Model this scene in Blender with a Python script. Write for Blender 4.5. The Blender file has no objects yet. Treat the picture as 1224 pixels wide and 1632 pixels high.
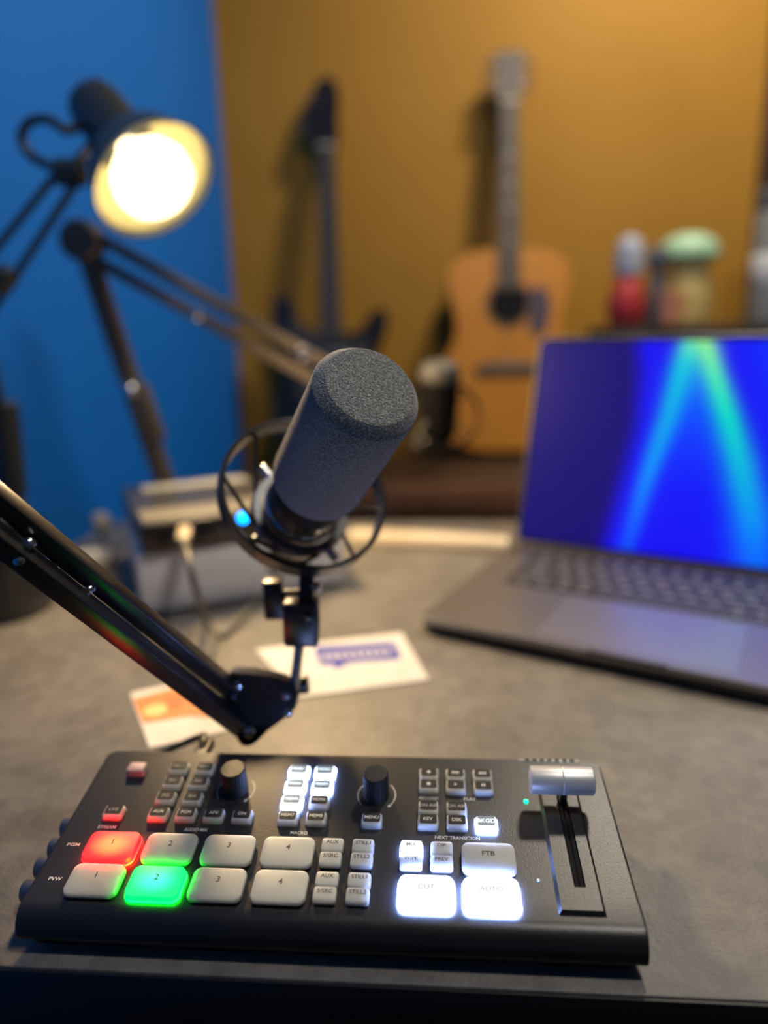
import bpy, bmesh, math, random
from mathutils import Vector, Matrix
random.seed(7)
PI = math.pi
C = bpy.context.scene.collection
SC = bpy.context.scene

# ------------------------------------------------------------------ camera (origin = lens), world, lights, exposure
F = 1130.0                                   # focal length in pixels of the 1224 x 1632 frame
PITCH, ROLL = math.radians(14.5), math.radians(-1.36)
_fw = Vector((0, math.cos(PITCH), -math.sin(PITCH))); _rt = Vector((1, 0, 0)); _up = _rt.cross(_fw)
CR = math.cos(ROLL) * _rt + math.sin(ROLL) * _up
CU = -math.sin(ROLL) * _rt + math.cos(ROLL) * _up
CF = _fw
cam = bpy.data.cameras.new('camera'); cam_o = bpy.data.objects.new('camera', cam); C.objects.link(cam_o)
cam_o.matrix_world = Matrix((( CR.x, CU.x, -CF.x, 0), (CR.y, CU.y, -CF.y, 0), (CR.z, CU.z, -CF.z, 0), (0, 0, 0, 1)))
cam.sensor_fit = 'VERTICAL'; cam.sensor_height = 24.0; cam.sensor_width = 18.0
cam.lens = F / 1632 * 24.0
cam.clip_start = 0.01; cam.clip_end = 50
cam.dof.use_dof = True; cam.dof.focus_distance = 0.332; cam.dof.aperture_fstop = 1.45
SC.camera = cam_o
SC.view_settings.view_transform = 'Standard'; SC.view_settings.look = 'None'
SC.view_settings.gamma = 1.0; SC.view_settings.exposure = 0.0
SC.view_settings.use_curve_mapping = False

world = bpy.data.worlds.new('world'); SC.world = world; world.use_nodes = True
world.node_tree.nodes['Background'].inputs[0].default_value = (0.60, 0.66, 0.80, 1)
world.node_tree.nodes['Background'].inputs[1].default_value = 0.06

def area(name, loc, size, power, col, target):
    l = bpy.data.lights.new(name, 'AREA'); l.shape = 'DISK'; l.size = size; l.energy = power; l.color = col
    o = bpy.data.objects.new(name, l); C.objects.link(o); o.location = loc
    o.rotation_euler = (Vector(target) - Vector(loc)).to_track_quat('-Z', 'Y').to_euler()
    return o
CEIL = Vector((0.66, 1.32, 1.41)); CEIL2 = Vector((0.50, 0.12, 1.41))
area('ceiling_lamp_light', CEIL, 0.20, 21.0, (1.0, 0.88, 0.70), (0.62, 1.3, 0))
area('front_ceiling_lamp_light', CEIL2, 0.20, 12.5, (1.0, 0.94, 0.84), (0.45, 0.16, 0))

def px(x, y, depth):                         # a point seen at pixel (x, y), at that distance along the lens axis
    return CR * ((x - 612) / F * depth) - CU * ((y - 816) / F * depth) + CF * depth
def ray(x, y): return px(x, y, 1.0)
def at_y(x, y, Y): d = ray(x, y); return d * (Y / d.y)
def on_z(x, y, z): d = ray(x, y); return d * (z / d.z)

# ------------------------------------------------------------------ materials
def pmat(name, col, rough=0.5, metal=0.0, bump=None, noise=None, spec=0.5, sheen=0.0, sss=0.0, sss_r=0.006, emit=None, coat=0.0):
    m = bpy.data.materials.new(name); m.use_nodes = True
    nt = m.node_tree; b = nt.nodes['Principled BSDF']
    b.inputs['Base Color'].default_value = (*col, 1); b.inputs['Roughness'].default_value = rough
    b.inputs['Metallic'].default_value = metal; b.inputs['Specular IOR Level'].default_value = spec
    b.inputs['Coat Weight'].default_value = coat
    if sheen: b.inputs['Sheen Weight'].default_value = sheen; b.inputs['Sheen Roughness'].default_value = 0.4
    if sss:
        b.inputs['Subsurface Weight'].default_value = sss; b.inputs['Subsurface Radius'].default_value = (1, 1, 1)
        b.inputs['Subsurface Scale'].default_value = sss_r
    if emit: b.inputs['Emission Color'].default_value = (*emit[0], 1); b.inputs['Emission Strength'].default_value = emit[1]
    tc = nt.nodes.new('ShaderNodeTexCoord')
    if noise:                                # (scale, second colour, low, high)
        n = nt.nodes.new('ShaderNodeTexNoise'); n.inputs['Scale'].default_value = noise[0]; n.inputs['Detail'].default_value = 6
        nt.links.new(tc.outputs['Object'], n.inputs['Vector'])
        r = nt.nodes.new('ShaderNodeValToRGB')
        r.color_ramp.elements[0].color = (*col, 1); r.color_ramp.elements[1].color = (*noise[1], 1)
        r.color_ramp.elements[0].position = noise[2]; r.color_ramp.elements[1].position = noise[3]
        nt.links.new(n.outputs['Fac'], r.inputs['Fac']); nt.links.new(r.outputs['Color'], b.inputs['Base Color'])
    if bump:                                 # (scale, strength, distance)
        n = nt.nodes.new('ShaderNodeTexNoise'); n.inputs['Scale'].default_value = bump[0]; n.inputs['Detail'].default_value = 3
        nt.links.new(tc.outputs['Object'], n.inputs['Vector'])
        k = nt.nodes.new('ShaderNodeBump'); k.inputs['Strength'].default_value = bump[1]; k.inputs['Distance'].default_value = bump[2]
        nt.links.new(n.outputs['Fac'], k.inputs['Height']); nt.links.new(k.outputs['Normal'], b.inputs['Normal'])
    return m

def glow(name, mid, edge, s_mid, s_edge, radius, base=(.7, .7, .7)):   # a lit keycap: the lamp under it is hottest in the middle
    m = bpy.data.materials.new(name); m.use_nodes = True; nt = m.node_tree
    b = nt.nodes['Principled BSDF']; b.inputs['Base Color'].default_value = (*base, 1); b.inputs['Roughness'].default_value = 0.5
    tc = nt.nodes.new('ShaderNodeTexCoord'); mp = nt.nodes.new('ShaderNodeMapping'); mp.inputs['Scale'].default_value = (1 / radius[0], 1 / radius[1], 0)
    ln = nt.nodes.new('ShaderNodeVectorMath'); ln.operation = 'LENGTH'
    nt.links.new(tc.outputs['Object'], mp.inputs['Vector']); nt.links.new(mp.outputs['Vector'], ln.inputs[0])
    r = nt.nodes.new('ShaderNodeValToRGB'); r.color_ramp.interpolation = 'EASE'
    r.color_ramp.elements[0].color = (*[c * s_mid for c in mid], 1); r.color_ramp.elements[1].color = (*[c * s_edge for c in edge], 1)
    r.color_ramp.elements[0].position = 0.15
    nt.links.new(ln.outputs['Value'], r.inputs['Fac']); nt.links.new(r.outputs['Color'], b.inputs['Emission Color'])
    b.inputs['Emission Strength'].default_value = 1.0
    return m

M = {}
M['panel'] = pmat('black_textured_plastic', (0.013, 0.013, 0.015), 0.34, 0, (1500, 0.5, 0.00016), None, 0.45)
M['plastic'] = pmat('black_plastic', (0.008, 0.008, 0.010), 0.45, 0, (900, 0.2, 0.0004))
M['gloss'] = pmat('glossy_black', (0.008, 0.008, 0.010), 0.18, 0, (300, 0.03, 0.0003))
M['cap'] = pmat('translucent_keycap', (0.46, 0.495, 0.475), 0.5, 0, (500, 0.03, 0.0003), None, 0.3, 0, 1.0, 0.022)
M['slotblack'] = pmat('slot_black', (.003, .003, .004), .7, 0, (500, .02, .0002), None, .15)
M['capfilm'] = pmat('smoked_key_window', (0.022, 0.022, 0.025), 0.6, 0, (800, 0.05, 0.0002), None, 0.2)
M['ink'] = pmat('dark_ink', (0.025, 0.025, 0.030), 0.6, 0, (800, 0.02, 0.0002))
M['print'] = pmat('white_print', (0.62, 0.62, 0.60), 0.6, 0, (800, 0.02, 0.0002))
M['dimprint'] = pmat('grey_print', (0.30, 0.30, 0.30), 0.6, 0, (800, 0.02, 0.0002))
M['inkfade'] = pmat('washed_out_ink', (0.2, 0.2, 0.22), 0.6, 0, (800, 0.02, 0.0002), emit=((0.75, 0.85, 1.0), 0.10))
M['red_on'] = glow('red_lit_key', (1.0, 0.20, 0.05), (1.0, 0.006, 0.008), 2.2, 5.0, (0.0125, 0.0082), (.35, .02, .015))
M['green_on'] = glow('green_lit_key', (0.02, 1.0, 0.55), (0.0, 1.0, 0.09), 1.5, 2.6, (0.0125, 0.0082), (.02, .35, .12))
M['white_on'] = glow('white_lit_key', (0.90, 0.95, 1.0), (0.72, 0.85, 1.0), 1.12, 2.6, (0.0125, 0.0082))
M['white_small'] = glow('white_lit_small_key', (0.90, 0.95, 1.0), (0.72, 0.86, 1.0), 1.12, 2.2, (0.006, 0.005))
for nm, c_, s_ in (('gap_red', (1.0, .0006, .0008), 90), ('gap_green', (0, 1.0, .006), 55), ('gap_white', (.28, .42, 1.0), 180), ('gap_small', (.28, .42, 1.0), 90)):
    M[nm] = pmat('added_glow_' + nm[4:], (.3, .3, .3), .5, 0, (500, .02, .0002), emit=(c_, s_))  # emission added at the key feet to boost the coloured spill
M['filmlit'] = pmat('backlit_window', (0.06, 0.07, 0.08), 0.4, 0, (800, 0.02, 0.0002), emit=((0.45, 0.62, 0.80), 0.22))
M['print_lit'] = pmat('backlit_print', (0.6, 0.6, 0.6), 0.5, 0, (800, 0.02, 0.0002), emit=((0.7, 0.88, 1.0), 1.3))
M['pinkcap'] = pmat('pink_translucent_key', (0.42, 0.28, 0.30), 0.5, 0, (800, 0.05, 0.0002))
M['silver'] = pmat('satin_aluminium', (0.66, 0.66, 0.66), 0.40, 0.45, (700, 0.03, 0.0002))
M['grillegrey'] = pmat('dark_grey_mesh', (.06, .058, .055), .6, 0, (700, .3, .0004))
M['plugtan'] = pmat('tan_plug_plastic', (.30, .25, .17), .5, 0, (300, .03, .0003))
M['ringgrey'] = pmat('grey_ring_enamel', (.10, .10, .105), .35, .2, (400, .05, .0002))
M['steel'] = pmat('polished_steel', (0.60, 0.60, 0.62), 0.22, 1.0, (300, 0.03, 0.0002))
M['bluesteel'] = pmat('nickel_connector', (0.14, 0.15, 0.18), 0.34, 0.7, (400, 0.05, 0.0002))
M['led_green'] = pmat('green_led', (0, 0.3, 0.1), 0.3, 0, (200, 0.02, 0.0002), emit=((0.0, 1.0, 0.28), 6.0))
M['led_blue'] = pmat('blue_led', (0, 0.1, 0.4), 0.3, 0, (200, 0.02, 0.0002), emit=((0.0, 0.24, 1.0), 14.0))
M['foam'] = pmat('charcoal_foam', (0.13, 0.135, 0.135), 0.95, 0, (1000, 0.8, 0.0020), (1200, (0.40, 0.41, 0.41), 0.42, 0.68), 0.1, 0.35)
M['mic_body'] = pmat('dark_mic_enamel', (0.022, 0.021, 0.021), 0.30, 0.25, (600, 0.08, 0.0003))
M['boom'] = pmat('black_boom_paint', (0.010, 0.010, 0.012), 0.32, 0.0, (700, 0.10, 0.0003), None, 0.6)
M['boom2'] = pmat('lamp_warmed_black_arm', (0.13, 0.105, 0.080), 0.42, 0.3, (500, 0.08, 0.0003))  # brown tone is warm lamp light painted onto a dark arm
M['lampblack'] = pmat('lamp_black_enamel', (0.030, 0.032, 0.028), 0.35, 0, (200, 0.05, 0.0004))
M['lampwhite'] = pmat('lamp_white_enamel', (0.42, 0.38, 0.22), 0.6, 0, (200, 0.02, 0.0004))
M['bulb'] = pmat('lit_bulb', (0.9, 0.85, 0.7), 0.4, 0, (100, 0.01, 0.0004), emit=((1.0, 0.80, 0.45), 5.0))
M['alu'] = pmat('space_grey_aluminium', (0.30, 0.29, 0.29), 0.38, 0.9, (900, 0.03, 0.0002))
M['aludark'] = pmat('dark_metal_and_shade', (0.03, 0.03, 0.035), 0.5, 0.3, (300, 0.03, 0.0002))  # hinge and notch metal; also paints the shade on the laptop's lower side
M['trackpad'] = pmat('glass_trackpad', (0.36, 0.36, 0.38), 0.36, 0.85, (400, 0.01, 0.0002))
M['key'] = pmat('laptop_key', (0.05, 0.05, 0.056), 0.45, 0, (400, 0.03, 0.0002))
M['legend'] = pmat('backlit_legend', (0.15, 0.15, 0.15), 0.5, 0, (400, 0.01, 0.0002), emit=((0.85, 0.9, 1.0), 0.16))
M['well'] = pmat('keyboard_well', (0.02, 0.02, 0.025), 0.4, 0, (400, 0.03, 0.0002))
M['boxblack'] = pmat('black_box_enamel', (0.020, 0.020, 0.022), 0.30, 0, (300, 0.05, 0.0003), None, 0.6)
M['boxsilver'] = pmat('pale_grey_box', (0.80, 0.80, 0.80), 0.45, 0.0, (300, 0.05, 0.0003))
M['cream'] = pmat('cream_plastic', (0.62, 0.55, 0.42), 0.4, 0, (300, 0.03, 0.0003))
M['cable'] = pmat('black_cable_rubber', (0.020, 0.020, 0.020), 0.45, 0, (600, 0.1, 0.0003))
M['greycable'] = pmat('grey_cable_rubber', (0.10, 0.095, 0.08), 0.45, 0, (600, 0.1, 0.0003))
M['card'] = pmat('white_card', (0.58, 0.57, 0.55), 0.6, 0, (500, 0.05, 0.0002), (60, (0.54, 0.53, 0.50), 0.4, 0.7))
M['orange_card'] = pmat('orange_print', (0.58, 0.17, 0.03), 0.55, 0, (500, 0.05, 0.0002), (60, (0.52, 0.15, 0.03), 0.4, 0.7))
M['blueprint'] = pmat('blue_print', (0.018, 0.022, 0.32), 0.55, 0, (500, 0.03, 0.0002))
M['orange_paint'] = pmat('orange_wall_paint', (0.47, 0.235, 0.030), 0.65, 0, (160, 0.12, 0.002), (3, (0.43, 0.212, 0.026), 0.35, 0.7), 0.3)
M['blue_paint'] = pmat('blue_wall_paint', (0.002, 0.185, 0.76), 0.6, 0, (160, 0.12, 0.002), (3, (0.002, 0.170, 0.70), 0.35, 0.7), 0.3)
M['white_paint'] = pmat('ceiling_paint', (0.7, 0.68, 0.62), 0.8, 0, (120, 0.1, 0.002))
M['floor'] = pmat('dark_floor', (0.020, 0.018, 0.018), 0.6, 0, (40, 0.1, 0.002), (10, (0.03, 0.027, 0.025), 0.4, 0.6))
M['spruce'] = pmat('spruce_top', (0.66, 0.265, 0.030), 0.42, 0, (60, 0.04, 0.0004), (8, (0.60, 0.225, 0.025), 0.35, 0.7))
M['mahogany'] = pmat('mahogany', (0.16, 0.06, 0.02), 0.35, 0, (60, 0.05, 0.0004), (20, (0.11, 0.04, 0.015), 0.4, 0.6))
M['rosewood'] = pmat('rosewood', (0.13, 0.10, 0.075), 0.6, 0, (80, 0.05, 0.0004), (30, (0.11, 0.085, 0.07), 0.4, 0.6))
M['ebony'] = pmat('dark_fingerboard', (0.05, 0.048, 0.050), 0.35, 0, (80, 0.05, 0.0004))
M['pickguard'] = pmat('smoky_pickguard', (0.11, 0.09, 0.12), 0.25, 0, (80, 0.03, 0.0004))
M['ivory'] = pmat('ivory', (0.70, 0.66, 0.56), 0.4, 0, (80, 0.03, 0.0004))
M['guitarblack'] = pmat('black_guitar_lacquer', (0.012, 0.013, 0.018), 0.25, 0, (80, 0.02, 0.0004))
M['fretwire'] = pmat('dull_fret_wire', (0.22, 0.20, 0.17), 0.5, 0.5, (80, .03, .0004))
M['darkwood'] = pmat('dark_brown_wood', (0.030, 0.014, 0.006), 0.45, 0, (60, 0.08, 0.001), (14, (0.045, 0.02, 0.008), 0.4, 0.6))
M['redwood'] = pmat('red_brown_wood', (0.30, 0.125, 0.055), 0.5, 0, (60, 0.08, 0.001), (14, (0.24, 0.10, 0.042), 0.4, 0.6))
M['tolex'] = pmat('dark_tolex', (0.026, 0.020, 0.016), 0.8, 0, (900, 0.4, 0.001))
M['red'] = pmat('red_glass', (0.50, 0.045, 0.045), 0.3, 0, (90, 0.03, 0.0004))
M['paleblue'] = pmat('pale_blue_cap', (0.42, 0.46, 0.56), 0.4, 0, (90, 0.03, 0.0004))
M['mint'] = pmat('mint_glaze', (0.42, 0.68, 0.44), 0.4, 0, (90, 0.03, 0.0004))
M['beige'] = pmat('ochre_stoneware', (0.66, 0.50, 0.19), 0.5, 0, (90, 0.05, 0.0004))
M['peach'] = pmat('peach_ceramic', (0.72, 0.30, 0.17), 0.5, 0, (90, 0.03, 0.0004))
M['grey'] = pmat('grey_metal_can', (0.28, 0.29, 0.28), 0.4, 0.3, (90, 0.03, 0.0004))
M['slate'] = pmat('slate_plastic', (0.12, 0.13, 0.15), 0.4, 0, (90, 0.03, 0.0004))
M['fabric'] = pmat('dark_seat_fabric', (0.008, 0.009, 0.012), 0.9, 0, (700, 0.5, 0.001))

def desk_mat():
    m = bpy.data.materials.new('concrete_laminate'); m.use_nodes = True; nt = m.node_tree; b = nt.nodes['Principled BSDF']
    tc = nt.nodes.new('ShaderNodeTexCoord')
    def noise(s, d, r=0.6):
        n = nt.nodes.new('ShaderNodeTexNoise'); n.inputs['Scale'].default_value = s; n.inputs['Detail'].default_value = d; n.inputs['Roughness'].default_value = r
        nt.links.new(tc.outputs['Object'], n.inputs['Vector']); return n
    a, c, s = noise(9, 6), noise(60, 5, 0.7), noise(420, 3)
    r = nt.nodes.new('ShaderNodeValToRGB'); r.color_ramp.elements[0].position = 0.3; r.color_ramp.elements[1].position = 0.72
    r.color_ramp.elements[0].color = (0.100, 0.094, 0.086, 1); r.color_ramp.elements[1].color = (0.185, 0.172, 0.155, 1)
    nt.links.new(a.outputs['Fac'], r.inputs['Fac'])
    r2 = nt.nodes.new('ShaderNodeValToRGB'); r2.color_ramp.elements[0].position = 0.35; r2.color_ramp.elements[1].position = 0.75
    r2.color_ramp.elements[0].color = (0.72, 0.72, 0.72, 1); r2.color_ramp.elements[1].color = (1.25, 1.25, 1.25, 1)
    nt.links.new(c.outputs['Fac'], r2.inputs['Fac'])
    mx = nt.nodes.new('ShaderNodeMix'); mx.data_type = 'RGBA'; mx.blend_type = 'MULTIPLY'; mx.inputs['Factor'].default_value = 1
    nt.links.new(r.outputs['Color'], mx.inputs['A']); nt.links.new(r2.outputs['Color'], mx.inputs['B'])
    nt.links.new(mx.outputs['Result'], b.inputs['Base Color'])
    b.inputs['Roughness'].default_value = 0.5
    k = nt.nodes.new('ShaderNodeBump'); k.inputs['Strength'].default_value = 0.35; k.inputs['Distance'].default_value = 0.0008
    nt.links.new(s.outputs['Fac'], k.inputs['Height']); nt.links.new(k.outputs['Normal'], b.inputs['Normal'])
    return m
M['desk'] = desk_mat()

# ------------------------------------------------------------------ mesh helpers
def finish(bm, name, mat, smooth=True, angle=35):
    bmesh.ops.recalc_face_normals(bm, faces=bm.faces[:])
    me = bpy.data.meshes.new(name); bm.to_mesh(me); bm.free()
    if smooth:
        for p in me.polygons: p.use_smooth = True
        me.set_sharp_from_angle(angle=math.radians(angle))
    if mat: me.materials.append(M[mat] if isinstance(mat, str) else mat)
    return me
def link(name, me, parent=None, label=None):
    o = bpy.data.objects.new(name, me); C.objects.link(o)
    if parent: o.parent = parent
    if label: o['label'] = label
    return o
def obj(name, bm, mat, parent=None, label=None, smooth=True, angle=35):
    return link(name, finish(bm, name, mat, smooth, angle), parent, label)
def thing(name, label, cat, mat4=None, group=None):
    o = bpy.data.objects.new(name, None); C.objects.link(o); o.empty_display_size = 0.02
    if mat4 is not None: o.matrix_world = mat4
    return tag(o, label, cat, group)
def tag(o, label, cat, group=None):
    o['label'] = label; o['category'] = cat
    if group: o['group'] = group
    return o
def struct(o): o['kind'] = 'structure'; return o
def BM(): return bmesh.new()
def tr(*a): return Matrix.Translation(Vector(a if len(a) > 1 else a[0]))
def rz(a): return Matrix.Rotation(a, 4, 'Z')
def rx(a): return Matrix.Rotation(a, 4, 'X')
def ry(a): return Matrix.Rotation(a, 4, 'Y')
def frame(o, x, y, z): return Matrix(((x.x, y.x, z.x, o.x), (x.y, y.y, z.y, o.y), (x.z, y.z, z.z, o.z), (0, 0, 0, 1)))
def axis_frame(o, z, hint=Vector((0, 0, 1))):
    z = z.normalized(); x = hint.cross(z)
    if x.length < 1e-4: x = Vector((1, 0, 0)).cross(z)
    x.normalize(); return frame(o, x, z.cross(x), z)

def box(bm, lo, hi, m=None, bev=0.0, seg=2):
    t = BM(); bmesh.ops.create_cube(t, size=1)
    lo, hi = Vector(lo), Vector(hi)
    bmesh.ops.scale(t, vec=hi - lo, verts=t.verts); bmesh.ops.translate(t, vec=(lo + hi) / 2, verts=t.verts)
    if bev: bmesh.ops.bevel(t, geom=t.edges[:], offset=bev, segments=seg, affect='EDGES', profile=0.5)
    merge(bm, t, m)
def merge(bm, t, m=None):
    if m is not None: bmesh.ops.transform(t, matrix=m, verts=t.verts)
    mp = [bm.verts.new(v.co) for v in t.verts]; t.verts.index_update()
    for f in t.faces:
        try: bm.faces.new([mp[v.index] for v in f.verts])
        except ValueError: pass
    t.free()
def lathe(bm, prof, seg=32, m=None, cap=True):          # prof: (radius, z)
    t = BM(); rings = []
    for r, z in prof:
        if r < 1e-6: rings.append([t.verts.new((0, 0, z))])
        else: rings.append([t.verts.new((r * math.cos(2 * PI * i / seg), r * math.sin(2 * PI * i / seg), z)) for i in range(seg)])
    for a, b in zip(rings, rings[1:]):
        for i in range(seg):
            j = (i + 1) % seg
            q = [a[i % len(a)], a[j % len(a)], b[j % len(b)], b[i % len(b)]]
            u = []
            for v in q:
                if v not in u: u.append(v)
            if len(u) > 2: t.faces.new(u)
    if cap:
        for rg in (rings[0], rings[-1]):
            if len(rg) > 2: t.faces.new(rg)
    merge(bm, t, m)
def cyl(bm, a, b, r, seg=16, r2=None):
    a, b = Vector(a), Vector(b); L = (b - a).length; r2 = r if r2 is None else r2
    c = min(r, r2) * 0.15
    lathe(bm, [(r - c, 0), (r, c), (r2, L - c), (r2 - c, L)], seg, axis_frame(a, b - a))
def bar(bm, a, b, w, h, hint=Vector((0, 0, 1)), bev=0.001):   # square tube from a to b
    a, b = Vector(a), Vector(b); L = (b - a).length
    box(bm, (-w / 2, -h / 2, 0), (w / 2, h / 2, L), axis_frame(a, b - a, hint), bev)
def smooth_path(pts, n=8):
    pts = [Vector(p) for p in pts]; P = [pts[0] * 2 - pts[1]] + pts + [pts[-1] * 2 - pts[-2]]; out = []
    for i in range(1, len(P) - 2):
        for k in range(n):
            t = k / n; a, b, c, d = P[i - 1], P[i], P[i + 1], P[i + 2]
            out.append(0.5 * ((2 * b) + (c - a) * t + (2 * a - 5 * b + 4 * c - d) * t * t + (3 * b - a - 3 * c + d) * t ** 3))
    out.append(pts[-1]); return out
def tube(bm, pts, r, seg=10, n=8, smooth=True):
    p = smooth_path(pts, n) if smooth else [Vector(q) for q in pts]
    up = Vector((0.123, 0.321, 0.94)).normalized(); prev = None
    for i, q in enumerate(p):
        d = (p[min(i + 1, len(p) - 1)] - p[max(i - 1, 0)]).normalized()
        x = up.cross(d).normalized(); y = d.cross(x); up = y if abs(y.dot(d)) < 0.9 else up
        rg = [bm.verts.new(q + r * (math.cos(2 * PI * k / seg) * x + math.sin(2 * PI * k / seg) * y)) for k in range(seg)]
        if prev:
            for k in range(seg): bm.faces.new([prev[k], prev[(k + 1) % seg], rg[(k + 1) % seg], rg[k]])
        else: bm.faces.new(rg[::-1])
        prev = rg
    bm.faces.new(prev)
def rrect(w, d, r, n=5):
    out = []
    for cx, cy, a0 in ((w / 2 - r, d / 2 - r, 0), (-w / 2 + r, d / 2 - r, PI / 2), (-w / 2 + r, -d / 2 + r, PI), (w / 2 - r, -d / 2 + r, 1.5 * PI)):
        for k in range(n + 1):
            a = a0 + PI / 2 * k / n; out.append((cx + r * math.cos(a), cy + r * math.sin(a)))
    return out
def loft(bm, rings, m=None):                              # list of rings of equal length, caps at both ends
    t = BM(); R = [[t.verts.new(p) for p in rg] for rg in rings]; n = len(R[0])
    for a, b in zip(R, R[1:]):
        for i in range(n): t.faces.new([a[i], a[(i + 1) % n], b[(i + 1) % n], b[i]])
    t.faces.new(R[0][::-1]); t.faces.new(R[-1]); merge(bm, t, m)
def cap(bm, w, d, h, r, bev=0.0008, m=None, taper=0.0004):
    rg = lambda s, z: [(x, y, z) for x, y in rrect(w - 2 * s, d - 2 * s, max(r - s * 0.6, 0.0002))]
    loft(bm, [rg(0, 0), rg(taper, h - bev), rg(taper + bev * 0.3, h - bev * 0.3), rg(taper + bev, h)], m)
def prism(bm, poly, z0, z1, m=None, bev=0.0):
    if bev:
        c = Vector((sum(p[0] for p in poly) / len(poly), sum(p[1] for p in poly) / len(poly)))
        n = len(poly); ins = []
        for i in range(n):
            a, b, d = Vector(poly[i - 1][:2]), Vector(poly[i][:2]), Vector(poly[(i + 1) % n][:2])
            t = (d - a).normalized(); nrm = Vector((-t.y, t.x))
            if nrm.dot(c - b) < 0: nrm = -nrm
            ins.append(b + nrm * bev)
        loft(bm, [[(p.x, p.y, z0) for p in ins], [(p[0], p[1], z0 + bev) for p in poly], [(p[0], p[1], z1 - bev) for p in poly], [(p.x, p.y, z1) for p in ins]], m)
    else: loft(bm, [[(p[0], p[1], z0) for p in poly], [(p[0], p[1], z1) for p in poly]], m)

def text_bm(s, height, width=None, shear=0.0):
    cu = bpy.data.curves.new('lettering', 'FONT'); cu.body = s; cu.align_x = 'CENTER'; cu.align_y = 'CENTER'
    cu.size = 1.0; cu.extrude = 0.0; cu.offset = 0.012; cu.resolution_u = 3; cu.shear = shear
    o = bpy.data.objects.new('lettering', cu); C.objects.link(o)
    bpy.context.view_layer.update()
    me = bpy.data.meshes.new_from_object(o.evaluated_get(bpy.context.evaluated_depsgraph_get()))
    bpy.data.objects.remove(o); bpy.data.curves.remove(cu)
    bm = BM(); bm.from_mesh(me); bpy.data.meshes.remove(me)
    xs = [v.co.x for v in bm.verts]; ys = [v.co.y for v in bm.verts]
    cx, cy = (min(xs) + max(xs)) / 2, (min(ys) + max(ys)) / 2
    sy = height / 0.72; sx = sy if width is None else width / (max(xs) - min(xs))
    cy = 0.35 if any(ch.isalnum() for ch in s) else cy
    yo = (min(ys) + max(ys)) / 2
    for v in bm.verts: v.co = Vector(((v.co.x - cx) * sx, (v.co.y - yo) * sy, 0))
    return bm
def text(s, height, mat, parent, m, width=None, name='lettering'):
    bm = text_bm(s, height, width); bmesh.ops.transform(bm, matrix=m, verts=bm.verts)
    return obj(name, bm, mat, parent, smooth=False)

# ------------------------------------------------------------------ the setting
DZ = -0.266                                               # desk top; the lens is at z = 0
FZ = DZ - 0.74
YAW = math.radians(-4.47)
DM = tr(0.099, 0.2305, 0) @ rz(YAW)                       # desk frame: origin on the desk's front edge
YB = 2.05
bm = BM(); box(bm, (-1.2, -2.5, FZ - 0.05), (3.0, YB + 0.5, FZ)); struct(obj('floor', bm, 'floor'))
bm = BM(); box(bm, (-1.6, -2.5, 1.50), (3.0, YB + 0.5, 1.55)); struct(obj('ceiling', bm, 'white_paint'))
RM = tr(-0.402, YB, 0) @ rz(YAW)                          # room corner frame
bm = BM(); box(bm, (-0.06, 0, FZ), (3.2, 0.06, 1.5), RM); struct(obj('wall_back', bm, 'orange_paint'))
bm = BM(); box(bm, (-0.06, -4.2, FZ), (0, 0, 1.5), RM); struct(obj('wall_left', bm, 'blue_paint'))

desk = thing('desk', 'wide desk with a mottled grey concrete-look top carrying everything in front', 'desk', tr(0.099, 0.2305, FZ) @ rz(YAW))
bm = BM(); box(bm, (-0.56, 0, 0.716), (1.35, 0.735, 0.74), None, 0.0012); obj('desktop', bm, 'desk', desk)
bm = BM(); box(bm, (-0.56, -0.0012, 0.716), (1.35, 0.0, 0.7388), None, 0.0003); obj('shaded_edge', bm, 'plastic', desk, 'black front edge band')  # black strip paints the shade on the unlit desk front
bm = BM(); box(bm, (-0.50, 0.05, 0.62), (1.30, 0.07, 0.715), None, 0.002); obj('apron', bm, 'plastic', desk)
for x in (-0.52, 1.28):
    for y in (0.04, 0.67):
        bm = BM(); box(bm, (x, y, 0), (x + 0.05, y + 0.05, 0.715), None, 0.003); obj('leg', bm, 'plastic', desk)

# ceiling lamp fixture (out of frame, holds the area light)
for c_, l_ in ((CEIL, 'round white ceiling lamp near the orange wall'), (CEIL2, 'round white ceiling lamp above the front of the desk')):
    cl = thing('ceiling_lamp', l_, 'lamp', tr(c_.x, c_.y, 1.5))
    bm = BM(); lathe(bm, [(0.02, -0.085), (0.09, -0.080), (0.11, -0.01), (0.11, 0)], 32); obj('canopy', bm, 'white_paint', cl)

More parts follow.
